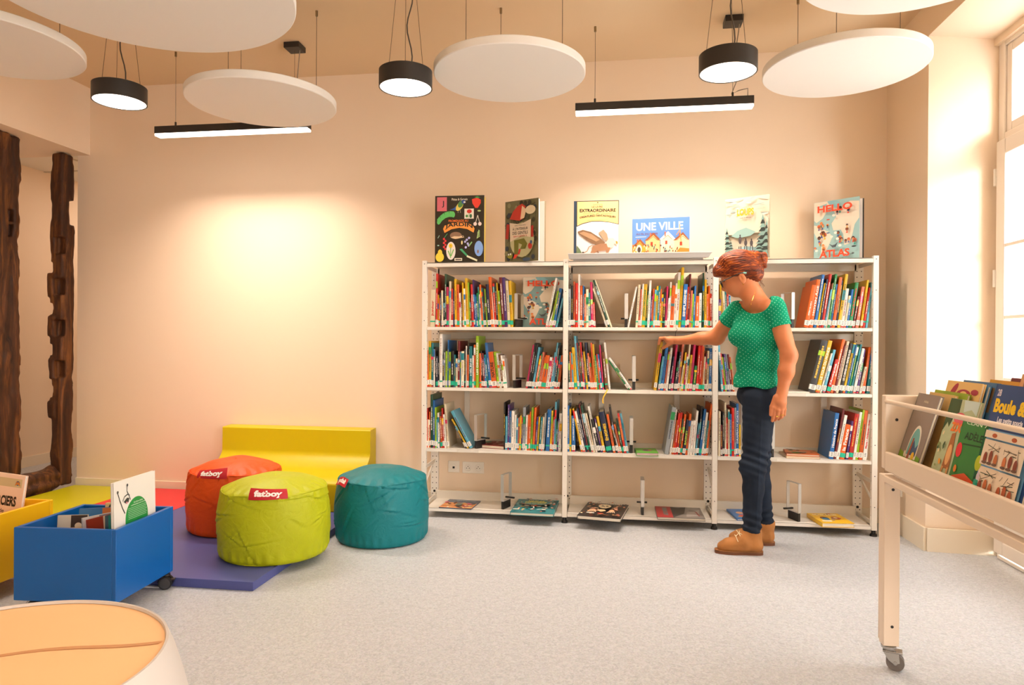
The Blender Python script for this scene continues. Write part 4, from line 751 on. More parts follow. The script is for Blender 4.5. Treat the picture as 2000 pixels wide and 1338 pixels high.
lying([(1536, 891), (1602, 893), (1522, 881)], .4495, SZ[2] + .0005, .012, '#d8b48c', [], 'pale picture book underneath the orange one, third shelf of right bay')
A = at(1508, 766, Z=SZ[1] + .004); B = at(1580, 766, Z=SZ[1] + .004)
m = MB(); m.box(A.x, B.x, 4.24, 4.42, SZ[1] + .0004, SZ[1] + .003, mat('#efe6d2', .7)); m.box(A.x + .01, B.x + .006, 4.25, 4.43, SZ[1] + .0032, SZ[1] + .006, mat('#e9e2da', .7)); tag(m.link('paper_sheets'), 'flat stack of cream papers, second shelf of right bay', 'papers')
# yellow reading ribbon hanging over the second shelf, thin black cord above the hand
m = MB(); P = [at(1187, 760, Y=4.212), at(1183, 768, Y=4.205), at(1179, 775, Y=4.203), at(1177, 783, Y=4.204), at(1178.5, 788, Y=4.204)]
for i in range(len(P) - 1):
    a, b = P[i], P[i + 1]; m.add([(a.x - .004, a.y, a.z), (a.x + .004, a.y, a.z), (b.x + .004, b.y, b.z), (b.x - .004, b.y, b.z), (a.x - .004, a.y + .0008, a.z), (a.x + .004, a.y + .0008, a.z), (b.x + .004, b.y + .0008, b.z), (b.x - .004, b.y + .0008, b.z)], [(0, 1, 2, 3), (4, 7, 6, 5), (0, 3, 7, 4), (1, 5, 6, 2)], mat('#e0b32c', .6))
tag(m.link('ribbon'), 'yellow ribbon hanging over the second shelf edge, middle bay', 'ribbon')
m = MB(); m.tube([at(*p, Y=4.208) for p in [(1320, 640), (1323, 643.5), (1320, 648), (1319, 653), (1320, 658), (1322, 662)]], .0014, mat('#1c1814', .5), 6); tag(m.link('black_cord'), 'thin black cord dangling from the top shelf above the hand', 'cord')

# ================================================================ mats and foam bench
def matm(c): return mat(c, .42, spec=.4, bump=.15, bscale=300)
def floor_mat_obj(x0, x1, y0, y1, col, label):
    m = MB(); m.box(0, x1 - x0, 0, y1 - y0, 0, .04, matm(col)); m.box(.004, x1 - x0 - .004, .004, y1 - y0 - .004, -.0, .003, mat('#2a2622', .6))
    tag(m.link('floor_mat', bevel=.008, loc=(x0, y0, .0005), seg=3), label, 'floor mat', 'vinyl play mats on the floor')
floor_mat_obj(-2.737, -1.575, 2.842, 4.53, '#4c528c', 'blue vinyl mat under the orange and lime poufs')
floor_mat_obj(-3.345, -2.742, 2.842, 4.53, '#dc2c34', 'red vinyl mat between the blue and the yellow one')
floor_mat_obj(-3.925, -3.35, 2.3, 4.53, '#c9c005', 'yellow-green vinyl mat along the timber frame')
YV = matm('#c9b400')
def bench():
    r = empty('foam_bench', (-2.16, 4.3, .041), 'yellow-green foam bench seat against the back wall, behind the poufs', 'foam bench')
    x0, x1 = -2.69, -1.612
    def pr(prof, name):
        m = MB(); n = len(prof); v = [(x0, y, z) for y, z in prof] + [(x1, y, z) for y, z in prof]
        m.add(v, [tuple(range(n)), tuple(range(n, 2 * n))[::-1]], YV); m.add(v, [(i, n + i, n + (i + 1) % n, (i + 1) % n) for i in range(n)], YV, None, True)
        o = part(m, name, .006, r); return o
    prof = [(4.545, .041), (4.545, .518), (4.435, .512)]
    for k in range(9):   # backrest curving into the seat
        a = k / 8; prof.append((4.432 - .11 * a ** 2.2, .36 - .10 * a + .02 * a * (1 - a)))
    prof += [(4.20, .245), (4.12, .24), (4.085, .215), (4.078, .16), (4.078, .041)]
    pr(prof, 'foam_body')
bench()

# ================================================================ poufs
def pouf(cx, cy, z0, R, H, col, label, a_tag, seed, tagrot=0, side=0, tilt=0):
    c = lin(col); M_ = mat(col, .5, spec=.35, bump=.5, bscale=14, key=('pouf', col))
    nt = M_.node_tree; n2 = [n for n in nt.nodes if n.type == 'TEX_NOISE'][0]; n2.inputs['Distortion'].default_value = 2.5; [n for n in nt.nodes if n.type == 'BUMP'][0].inputs['Distance'].default_value = .006
    n = 160; prof = []; rr = random.Random(seed)
    # outline: flat base, bulging side, seam, domed top
    def P(t):
        if t < .12: u = t / .12; return (R * .90 * u, 0)
        if t < .20: u = (t - .12) / .08; return (R * (.90 + .085 * math.sin(u * PI / 2)), .035 * (1 - math.cos(u * PI / 2)))
        if t < .66: u = (t - .2) / .46; return (R * (.985 + .03 * math.sin(u * PI) - .045 * u ** 3), .035 + (H - .035 - .005) * u)
        if t < .70: u = (t - .66) / .04; return (R * (.94 - .012 * math.sin(u * PI)), H - .005 + .004 * math.sin(u * PI))
        u = (t - .70) / .30; return (R * .935 * (1 - u), H + .058 * math.sin(min(1, u * 1.35) * PI / 2) + .006 * (u > .99))
    K = 110; V = []; cr = [(rr.uniform(0, 2 * PI), rr.uniform(.1, H - .02), rr.uniform(-1.2, 1.2), rr.uniform(.05, .16), rr.uniform(.003, .0065)) for _ in range(34)]
    for i in range(n):
        w = 2 * PI * i / n
        for k in range(K):
            r, z = P(k / (K - 1)); t = k / (K - 1); d = 0
            if .15 < t < .68:
                d += .0028 * math.sin(3 * w + seed) + .0016 * math.sin(7 * w + z * 18 + seed)
                for (w0, zc, sl, L, am) in cr:
                    dw = (w - w0 + PI) % (2 * PI) - PI; x = dw * R; yy = (z - zc)
                    u = x * math.cos(sl) + yy * math.sin(sl); v = -x * math.sin(sl) + yy * math.cos(sl)
                    if abs(u) < L: d -= am * math.exp(-(v / .0045) ** 2) * (1 - (u / L) ** 2); d += am * .6 * math.exp(-((v - .011) / .008) ** 2) * (1 - (u / L) ** 2)
                e = abs(t - .66) / .06
                if e < 1: d += .005 * math.sin(w * 37 + 2 * math.sin(5 * w + seed)) * (1 - e) * math.sin(w * 5 + seed)
                e = abs(t - .2) / .07
                if e < 1: d += .004 * math.sin(w * 31 + 2 * math.sin(4 * w)) * (1 - e)
            zz = z
            if t >= .68:
                e = min(1, (t - .68) / .2); zz += .006 * math.sin(2 * w + seed * 2) * e * (1 - (t - .68) / .32) + .004 * math.sin(w * 5 + seed) * (1 - e) + .005 * math.sin(w * 23 + seed) * max(0, 1 - (t - .70) / .08)
                zz += .005 * math.sin((r * math.cos(w)) * 26 + seed) * math.sin(r * math.sin(w) * 22) * e
            V.append(((r + d) * math.cos(w), (r + d) * math.sin(w), zz + tilt * (r * math.cos(w) * .0) ))
    m = MB(); m.add(V, [(i * K + k, ((i + 1) % n) * K + k, ((i + 1) % n) * K + k + 1, i * K + k + 1) for i in range(n) for k in range(K - 1)], M_, None, True)
    o = m.link('pouf', loc=(cx, cy, z0 + .001)); tag(o, label, 'pouf', 'round fabric poufs')
    q = MB(); q.tube([((R * .938 + .001) * math.cos(2 * PI * i / 96), (R * .938 + .001) * math.sin(2 * PI * i / 96), H - .001 + .004 * math.sin(2 * PI * i / 96 * 5 + seed)) for i in range(97)], .0022, M_, 6); q.link('seam_piping', o)
    # sewn red tag
    RD = mat('#b3091c', .55); WH = '#f3efe9'; q = MB(); tw, th = .180, .054
    def place(x, y, l):
        if side: # tag sticking out sideways, upside down
            a = a_tag + (x / R) * .55; rad = R * .94 + .012 + y * .5; p = Vector((rad * math.cos(a), rad * math.sin(a), H + .012 - y * .75 - .02 * abs(x) / tw))
            nrm = Vector((math.cos(a), math.sin(a), .9)).normalized(); return p + nrm * .0004 * l
        a = a_tag + x / (R * .95); s = (y + th / 2) / th; tl = (tagrot * x / tw)
        rad = R * .952 + .004 - .022 * s ** 2; p = Vector((rad * math.cos(a), rad * math.sin(a), H - .012 + s * (th - .006) + tl * s))
        nrm = Vector((math.cos(a), math.sin(a), .35)).normalized(); return p + nrm * .0004 * l
    nx, ny = 16, 5; sg = -1 if side else 1
    for lay, mm in ((0, RD), (-3, RD)):
        vs = [place(-tw / 2 + tw * i / nx, -th / 2 + th * j / ny, lay) for i in range(nx + 1) for j in range(ny + 1)]
        q.add(vs, [(i * (ny + 1) + j, (i + 1) * (ny + 1) + j, (i + 1) * (ny + 1) + j + 1, i * (ny + 1) + j + 1) for i in range(nx) for j in range(ny)], mm)
    paint(q, [('t', 'fatboy', 0, 0, .132, .038, {'b': .05}, WH)], lambda x, y, l: place(sg * x, sg * y, l + 1))
    q.link('brand_tag', o)
    return o
pouf(-1.70, 3.285, .04, .272, .332, '#a9ae00', 'lime green pouf at the front edge of the blue mat', math.radians(290), 3, tagrot=-.01)
pouf(-2.150, 3.685, .04, .262, .335, '#d44c04', 'orange pouf behind the lime green one', math.radians(269), 8, tagrot=.02)
pouf(-1.293, 3.757, 0, .262, .342, '#007078', 'teal pouf standing on the bare floor beside the bookcase', math.radians(231), 5, side=1)

# ================================================================ book crates on castors
def caster(parent, x, y, rz, r=.028):
    D = mat('#1d1c1e', .45); M = Matrix.Translation((x, y, 0)) @ Matrix.Rotation(rz, 4, 'Z'); R = M @ Matrix.Translation((0, 0, r)) @ Matrix.Rotation(PI / 2, 4, 'X')
    m = MB(); m.cyl(.008, r, .066, D, M, 16); m.cyl(.018, .058, .066, D, M, 24)
    m.add([(math.cos(a) * (r + .005), s * .005, r + math.sin(a) * (r + .005)) for a in [PI * .0 + PI * k / 12 for k in range(13)] for s in (-1, 1)], [(2 * k, 2 * k + 1, 2 * k + 3, 2 * k + 2) for k in range(12)], D, M); o = m.link('caster', parent)
    m = MB()
    for s in (-1, 1): m.cyl(r, s * .004, s * .022, D, R, 32); m.cyl(r * .8, s * .022, s * .025, mat('#3a3a3e', .4), R, 32)
    m.link('caster_wheel', o)
    m = MB(); m.box(r * .7, r * 1.35, -.012, .012, r * 1.3, r * 1.55, D, M); m.link('brake_lever', o, bevel=.002)
def crate(x, y, rz, w, d, z0, z1, col, label, rim=.018):
    c = mat(col, .32, spec=.5); r = empty('book_crate', (x, y, 0), label, 'book crate', 'coloured book crates on castors', rz)
    def bx(nm, *a):
        m = MB(); m.box(*a, c); o = m.link(nm, r, bevel=.003, seg=3); return o
    bx('front_panel', 0, w - rim, 0, rim, z0, z1); bx('back_panel', rim, w, d - rim, d, z0, z1); bx('side_panel', 0, rim, rim, d, z0, z1); bx('side_panel', w - rim, w, 0, d - rim, z0, z1); bx('bottom_panel', rim, w - rim, rim, d - rim, z0 + .01, z0 + .025)
    for a, b in ((.05, .05), (w - .05, .05), (.05, d - .03), (w - .012, d - .035)): caster(r, a, b, .3)
    return r
CR = crate(-2.373, 2.424, .0687, .4325, .3985, .068, .362, '#045aa6', 'blue book crate on black castors, beside the blue mat')
YC = crate(-3.16, 2.33, .0, .58, .52, .075, .369, '#f0b90c', 'yellow book crate cut by the left picture edge')
def inM(P, rz, x, y, z, rot=0, lean=0): return Matrix.Translation(P) @ Matrix.Rotation(rz, 4, 'Z') @ Matrix.Translation((x, y, z)) @ Matrix.Rotation(rot, 4, 'Z') @ Matrix.Rotation(lean, 4, 'X')
P0 = (-2.373, 2.424, 0); zc = .0955; CG = 'books in the blue crate'
# snail picture book: white board with a green half circle
hc = [(.53 + .27 * math.cos(a), .62 + .19 * math.sin(a)) for a in np.linspace(0, PI, 26)]
art = [('p', hc + [(.26, .5), (.80, .5)], '#1e8c3c'), ('l', [(.09, .90), (.14, .82), (.2, .74), (.25, .69)], .016, '#3a3a3a'), ('l', [(.31, .94), (.30, .89), (.35, .84), (.38, .8)], .014, '#3a3a3a'), ('e', .09, .905, .022, .014, '#4a4a4a'), ('e', .31, .945, .02, .014, '#4a4a4a'),
       ('l', [(.2, .81), (.24, .845), (.31, .86), (.36, .845)], .01, '#4a4a4a'), ('p', [(.22, .80), (.3, .83), (.35, .82), (.33, .785), (.28, .775)], '#3a3a3a'), ('e', .29, .785, .02, .009, '#d88a9a')] + \
      [('t', 'Un livre drôle', .56, .765, .22, .016, '#e8f4e4'), ('t', 'et philosophique pour les bébés', .56, .742, .36, .016, '#e8f4e4')] + [('l', [(.31, .72 - .016 * k), (.74 + .02 * (k % 2), .72 - .016 * k)], .005, '#9ed0a4') for k in range(7)]
cover_book('picture_book', .28, .445, .012, '#f0ece4', art, 'white picture book with a green snail shell, tallest in the blue crate', inM(P0, .0687, .408, .030, zc, math.radians(90), -.02), group=CG)
cover_book('picture_book', .24, .315, .014, '#2c4450', [('r', 0, 0, .12, 1, '#2f8a7c')], 'dark teal book just left of the white one, in the blue crate', inM(P0, .0687, .385, .03, zc, math.radians(90), -.02), group=CG)
cover_book('picture_book', .2, .262, .02, '#e8d49a', [('t', 'Simplissime', .62, .72, .5, .08, {'b': .03}, '#c8301c'), ('t', 'livre de Bébébou', .6, .86, .5, .04, '#5a4a3a'), ('e', .12, .9, .16, .05, 1.0, '#1f4a22'), ('e', .2, .82, .14, .04, .4, '#1f4a22'), ('e', .1, .78, .13, .04, 2.0, '#2a5a2c'), ('r', .2, .5, .9, .62, '#2a2a26')],
           'cream book with dark leaves at the back of the blue crate', inM(P0, .0687, .13, .345, zc + .02, 0, -.08), group=CG)
for k, (x, y, r_, h, w_, c1, c2, lb) in enumerate([(.12, .20, 20, .245, .2, '#3a78b4', '#c8763c', 'blue and orange book leaning in the blue crate'), (.10, .13, 24, .180, .19, '#d8ac74', '#a86a3c', 'tan book leaning at the front of the blue crate'), (.05, .16, 12, .225, .12, '#cfc6b4', '#3a2c22', 'low cream book leaning at the left of the blue crate'),
                                             (.2, .235, 35, .24, .17, '#d89a2c', '#7a3a1c', 'ochre book behind the blue and orange one, in the crate'), (.2, .14, 62, .225, .15, '#dfe0e0', '#8a98a8', 'pale grey book standing among the low ones, in the crate'), (.235, .13, 75, .222, .16, '#a8402c', '#e8d8c0', 'rust red book beside the dark teal one, in the crate')]):
    cover_book('picture_book', w_, h, .010, c1, [('r', .45, 0, 1, 1, c2), ('e', .7, .8, .12, .06, '#f0e0c8')], lb, inM(P0, .0687, x, y, zc + .045, math.radians(r_), -.10), group=CG)
art = [('r', .1, .84, .95, .95, '#c9b98f'), ('e', .86, .895, .045, .03, '#2f6f8f'), ('p', [(.8, .86), (.84, .93), (.86, .895), (.88, .93), (.92, .86), (.86, .88)], '#c87a28'), ('t', 'LES SORCIERS', .48, .66, .8, .13, {'b': .04}, '#15110f'), ('t', 'de', .6, .53, .1, .05, '#4a3f3a'), ('r', .12, .0, .9, .36, '#ded8da'), ('t', 'la cité', .7, .28, .3, .05, '#6a6a78')]
A = at(27, 925, X=-2.72)
cover_book('magazine', .26, .36, .016, '#efd3bf', art, 'pink magazine with black capitals standing in the yellow crate', Matrix.Translation((A.x - .262, A.y + .02, A.z - .358)) @ Matrix.Rotation(math.radians(-3), 4, 'Z') @ Matrix.Rotation(-.1, 4, 'X') @ Matrix.Rotation(.07, 4, 'Y'), 'magazine', pagec='#f4f0ea')

# ================================================================ glowing round table in the foreground
def glow_table():
    cx, cy, zt, R = -1.2095, 1.1523, .49, .330
    SH = mat('#cdc4bd', .5, spec=.3); m = MB()
    prof = [(R - .004, zt - .006), (R - .002, zt), (R + .003, zt)] + [(R + .003 + .115 * (k / 14) ** .8 * (1 - .0 * k), zt - .49 * (k / 14)) for k in range(1, 14)] + [(R + .118, .012), (R + .11, .001), (.05, .001)]
    m.lathe([(r, z) for r, z in prof], SH, 128); o = m.link('drum_table', loc=(cx, cy, 0)); tag(o, 'white drum-shaped table with a glowing peach top, cut by the lower left corner', 'side table')
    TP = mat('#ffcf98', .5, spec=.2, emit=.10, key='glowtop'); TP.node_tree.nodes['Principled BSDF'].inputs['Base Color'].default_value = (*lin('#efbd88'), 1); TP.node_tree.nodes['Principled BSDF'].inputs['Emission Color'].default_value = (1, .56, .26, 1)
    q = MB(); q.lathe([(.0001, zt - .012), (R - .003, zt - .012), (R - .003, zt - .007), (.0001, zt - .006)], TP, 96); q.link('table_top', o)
    q = MB(); v = []; A = at(-60, 1291, Z=zt - .006); B = at(322, 1249, Z=zt - .006); A -= Vector((cx, cy, 0)); B -= Vector((cx, cy, 0))
    for i in range(25):
        t = i / 24; p = A.lerp(B, t); p.y += .015 * math.sin(t * PI * 1.6); v += [(p.x, p.y - .007, zt - .0052), (p.x, p.y + .007, zt - .0052)]
    q.add(v, [(2 * i, 2 * i + 2, 2 * i + 3, 2 * i + 1) for i in range(24)], mat('#c98f5c', .6)); q.link('top_band', o)  # darker curved band across the table top
glow_table()

# ================================================================ white book trolley on the right
def trolley():
    CW = mat('#ead6c0', .4, spec=.4); X0, YE = .928, 2.50; DK = mat('#241c1a', .5)
    r = empty('book_trolley', (X0, YE, 0), 'cream white book trolley on castors, cut by the right picture edge', 'book trolley')
    def P(nm, bxs, bev=.004, extra=None):
        m = MB()
        for b in bxs: m.box(*b, CW)
        if extra: extra(m)
        return part(m, nm, bev, r)
    W_ = .62; X1 = X0 + W_; YN = .75
    def dots(m):
        for z in (.86, ): m.cyl(.005, 0, .0008, DK, Matrix.Translation((X0 + .038, YE - .0003, z)) @ Matrix.Rotation(PI / 2, 4, 'X'), 14)
    P('end_panel', [(X0, X1, YE, YE + .03, .69, .943)], .004, dots); P('end_panel', [(X0, X1, YN - .03, YN, .69, .943)])
    P('trough_board', [(X0, X0 + .018, YN + .0005, YE - .0005, .685, .751)]); P('trough_board', [(X1 - .018, X1, YN + .0005, YE - .0005, .685, .751)])
    P('trough_floor', [(X0 + .018, X1 - .018, YN, YE, .69, .702)]); P('middle_divider', [(X0 + .30, X0 + .318, YN, YE, .70, .93)])
    P('frame_rail', [(X0 - .002, X0 + .03, YN, YE - .0005, .645, .668)], .003); P('frame_rail', [(X1 - .03, X1, YN, YE - .0005, .645, .668)], .003); P('frame_rail', [(X0 + .053, X1 - .053, YE + .002, YE + .028, .63, .668)], .003)
    m = MB(); m.tube([(X0 + .006, YE + .005, .922), (X0 + .006, YN - .005, .922)], .0075, CW, 14); part(m, 'retaining_rod', 0, r)
    m = MB(); m.tube([(X1 - .006, YE + .005, .922), (X1 - .006, YN - .005, .922)], .0075, CW, 14); part(m, 'retaining_rod', 0, r)
    for (x, y) in ((X0, YE), (X1 - .052, YE), (X0, YN - .04), (X1 - .052, YN - .04)):
        def hol(m, x=x, y=y):
            for z in (.15, .62): m.cyl(.005, 0, .0008, DK, Matrix.Translation((x + .028, y - .0003, z)) @ Matrix.Rotation(PI / 2, 4, 'X'), 14)
        lg = P('leg', [(x, x + .052, y, y + .04, .082, .6695), (x + .001, x + .012, y + .0405, y + .052, .09, .668)], .003, hol)
        CH = mat('#b9b6b2', .22, metal=.9); RB = mat('#6d655f', .5)
        M = Matrix.Translation((x + .024, y + .018, 0)) @ Matrix.Rotation(math.radians(-20), 4, 'Z')
        m = MB(); m.cyl(.024, .073, .081, CH, M, 24); m.cyl(.018, .066, .073, mat('#8a857f', .3, metal=.9), M, 24); m.box(-.018, .042, -.019, .019, .060, .066, CH, M)
        for s in (-1, 1): m.add([(-.018, s * .019, .064), (.03, s * .019, .064), (.034, s * .019, .03), (.018, s * .019, .022), (.0, s * .019, .034)] + [(-.018, s * .0165, .064), (.03, s * .0165, .064), (.034, s * .0165, .03), (.018, s * .0165, .022), (.0, s * .0165, .034)], [(0, 1, 2, 3, 4), (9, 8, 7, 6, 5), (0, 5, 6, 1), (1, 6, 7, 2), (2, 7, 8, 3), (3, 8, 9, 4), (4, 9, 5, 0)], CH, M)
        o = m.link('caster', lg, bevel=.001)
        m = MB(); R = M @ Matrix.Translation((.02, 0, .028)) @ Matrix.Rotation(PI / 2, 4, 'X')
        for s in (-1, 1): m.cyl(.028, s * .0025, s * .015, RB, R, 40)
        m.cyl(.006, -.021, .021, CH, R, 16); m.link('caster_wheel', lg, bevel=.003)
    return r
TR = trolley()
BG = 'comic albums in the trolley'
def album(p_bl, X, w, h, T, col, art, label, beta=18, spine=None, **k):
    b = at(*p_bl, X=X); be = math.radians(beta)
    M = Matrix.Translation((X - .0, b.y, .7035)) @ Matrix.Rotation(be, 4, 'Y') @ Matrix.Rotation(-PI / 2, 4, 'Z')
    return cover_book('comic_album', w, h, T, col, art, label, M, 'book', BG, spine=spine, **k)
arch = [(.3 + .0 + .32 * (1 + math.cos(a)) * .78, .26 + .30 * math.sin(a)) for a in np.linspace(0, PI, 20)]
art = [('p', [(.0, 0), (1, 0), (1, .2), (.6, .24), (.3, .2), (0, .24)], '#7aa61c')] + [('p', [(x, y + .03) for x, y in arch] + [(.3, .16), (.8, .16)], '#e9dfd0'), ('p', [(.33 + .43 * (.5 + .5 * math.cos(a)), .27 + .28 * math.sin(a)) for a in np.linspace(0, PI, 20)] + [(.33, .2), (.76, .2)], '#6fb3b0'), ('p', [(.4, .24), (.55, .4), (.66, .3), (.76, .36), (.76, .2), (.4, .2)], '#2f4f7a'), ('p', [(.4, .14), (.5, .14), (.52, .42), (.46, .42)], '#9a4a30'), ('e', .66, .2, .07, .05, '#e8b81c'), ('e', .28, .2, .035, .04, '#efe4d4'),
       ('t', 'Hilda', .5, .9, .2, .03, '#d8c8ac'), ('t', 'LA FORÊT', .5, .8, .28, .03, '#a89c94')]
album((1747, 885), .957, .155, .262, .012, '#8a7a70', art, 'brown album with a forest scene in an arch, first in the trolley', 17, spine='#3f5a58')
art = [('p', [(0, 1), (0, .6), (.12, .72), (.2, .66), (.3, .82), (.42, .84), (.4, 1)], '#2f4a1c'), ('p', [(.5, 1), (.56, .86), (.8, .9), (1, .84), (1, 1)], '#c8d8d0'), ('e', .5, .78, .2, .07, '#e05a6a'), ('t', 'ZOO', .5, .68, .42, .11, {'b': .06}, '#ee7a28'), ('p', [(.4, .6), (.52, .62), (.6, .36), (.62, .2), (.36, .2), (.38, .36)], '#a8642c'), ('e', .48, .36, .08, .12, '#e8b070'), ('l', [(.4, .22), (.36, .04)], .06, '#d89a5c'), ('l', [(.58, .22), (.6, .04)], .06, '#d89a5c'), ('r', .66, .02, .92, .14, '#0fa688')] + confetti(12, ['#e8a03c', '#2f4a1c', '#8a9a5c', '#f0d8a8'], .05, .02, .3, .05, .6, sd=14)
album((1811, 905), .957, .165, .262, .010, '#b9c49a', art, 'album with an orange title and long-legged animals, behind the rod', 15, spine='#2f4a1c')
art = [('t', 'CLAN 7', .5, .93, .7, .05, {'b': .02}, '#d8e4c8'), ('t', 'ADÈLE', .5, .77, .6, .12, {'b': .02}, '#14301a'), ('l', [(.2, .64), (.8, .66)], .02, '#14401f'), ('e', .12, .55, .1, .1, '#e02e36'), ('e', .85, .46, .1, .1, '#b8c41c'), ('e', .95, .3, .06, .06, '#d8c8d8'), ('e', .15, .3, .05, .05, '#e8842c'), ('p', [(0, 0), (1, 0), (.9, .2), (.5, .28), (.1, .2)], '#d8501c'), ('e', .5, .06, .3, .1, '#e8b01c'), ('e', .5, .02, .2, .08, '#5a4a3c'), ('r', .86, .1, .99, .26, '#0fa688')]
album((1847, 928), .955, .155, .215, .014, '#2c7f34', art, 'green album with red and yellow balloons, left of the big blue one', 13)
rb = random.Random(2)
art = [('t', '28', .1, .93, .08, .06, {'b': .03}, '#e8dce4'), ('t', 'Boule & Bill', .5, .82, .88, .12, {'b': .05}, '#f2c814'), ('t', 'Les petits soucis', .44, .70, .5, .06, {'b': .04}, '#efeaf4'), ('r', .07, .06, .96, .615, '#7ab0d8')]
for i in range(2):
    for j in range(3):
        x0, x1 = .085 + i * .44, .085 + i * .44 + .42; y0, y1 = (.075, .3) if j == 0 else (.315, .53) if j == 1 else (.545, .605)
        art.append(('r', x0, y0, x1, y1, '#efdcc4'))
        if j < 2:
            for _ in range(7): art.append(('l', [(rb.uniform(x0 + .04, x1 - .04), rb.uniform(y0 + .1, y1 - .02)), (rb.uniform(x0 + .04, x1 - .04), rb.uniform(y0 + .1, y1 - .02))], .006, rb.choice(['#5a4a3a', '#8a7a64', '#3f4a34'])))
            for k in range(3): art += [('e', x0 + .1 + .11 * k, y0 + .06 + .02 * (k % 2), .035, .05, rb.choice(['#b8582c', '#8a3a24', '#c8703c'])), ('e', x0 + .1 + .11 * k, y0 + .022, .05, .012, '#6a4a3a')]
        else: art.append(('e', x0 + .2, .57, .05, .018, '#b8582c'))
art.append(('r', .3, .008, .44, .05, '#8a8a88'))
album((1890, 945), .955, .226, .318, .012, '#17427e', art, 'large navy album with yellow bubble title and four comic panels', 13)
BK = [('#d8b06a', 'tan', (.05, .262)), ('#8ea61a', 'olive green', (.055, .270)), ('#e6bc74', 'sand yellow with red lettering', (.02, .305)), ('#4f86b4', 'mid blue', (.0, .30)), ('#3f6f9a', 'steel blue', (-.03, .308)), ('#3a3a34', 'charcoal', (-.06, .298)), ('#d89a2c', 'ochre', (-.12, .315)), ('#6a1c28', 'dark maroon', (-.2, .325)), ('#cfcabc', 'pale grey', (-.26, .30)), ('#e8a08c', 'pink', (-.34, .30)), ('#d9a06c', 'peach', (-.40, .345)), ('#9a5a3a', 'brown', (-.5, .32)), ('#c8b088', 'beige', (-.62, .33)), ('#3a78a8', 'blue', (-.75, .3)), ('#b8402c', 'red', (-.9, .31))]
for k, (c, nm, (dy, h)) in enumerate(BK):
    ya = 2.47 + dy - (.02 if k < 3 else 0); X = 1.008 + .0165 * (k if k < 9 else (k - 2) * 1.0) ; X = 1.008 + .0165 * (k % 9) if k < 9 else 1.02 + .02 * (k - 9)
    art = [('r', .08, .7, .9, .95, '#e9d2a0' if k == 2 else '#e0d4be' if k % 2 else '#8a6a4a')] if k not in (0, 1) else []
    if k == 2: art = [('e', .25, .9, .12, .05, .6, '#a8243c'), ('e', .55, .87, .2, .05, '#a8243c'), ('e', .55, .87, .1, .03, '#e6bc74'), ('e', .85, .9, .1, .03, '#a8243c'), ('p', [(.7, 0), (.78, .4), (.86, .7), (1, .8), (1, 0)], '#3a7a86')]
    if k == 8: art = [('t', 'LES', .2, .82, .2, .1, {'b': .03}, '#1c1a18')]
    M = Matrix.Translation((X, ya, .7035)) @ Matrix.Rotation(math.radians(14), 4, 'Y') @ Matrix.Rotation(-PI / 2, 4, 'Z')
    cover_book('comic_album', .215 if k else .17, h, .011, c, art, '%s album %s' % (nm, ['right behind the brown arch album', 'with only a thin strip showing behind the tan one', 'above the rod', 'next behind the sand yellow one', 'behind the mid blue one', 'with dark cover among the back albums', 'showing its edge among the back albums', 'highest of the left back albums', 'with black letters left of the navy one', 'peeping out above the navy one', 'highest at the right picture edge', 'in the row nearest the camera', 'in the row nearest the camera', 'near the camera end', 'at the camera end'][k]), M, 'book', BG, spine='#5a6a6a' if k % 2 else None)
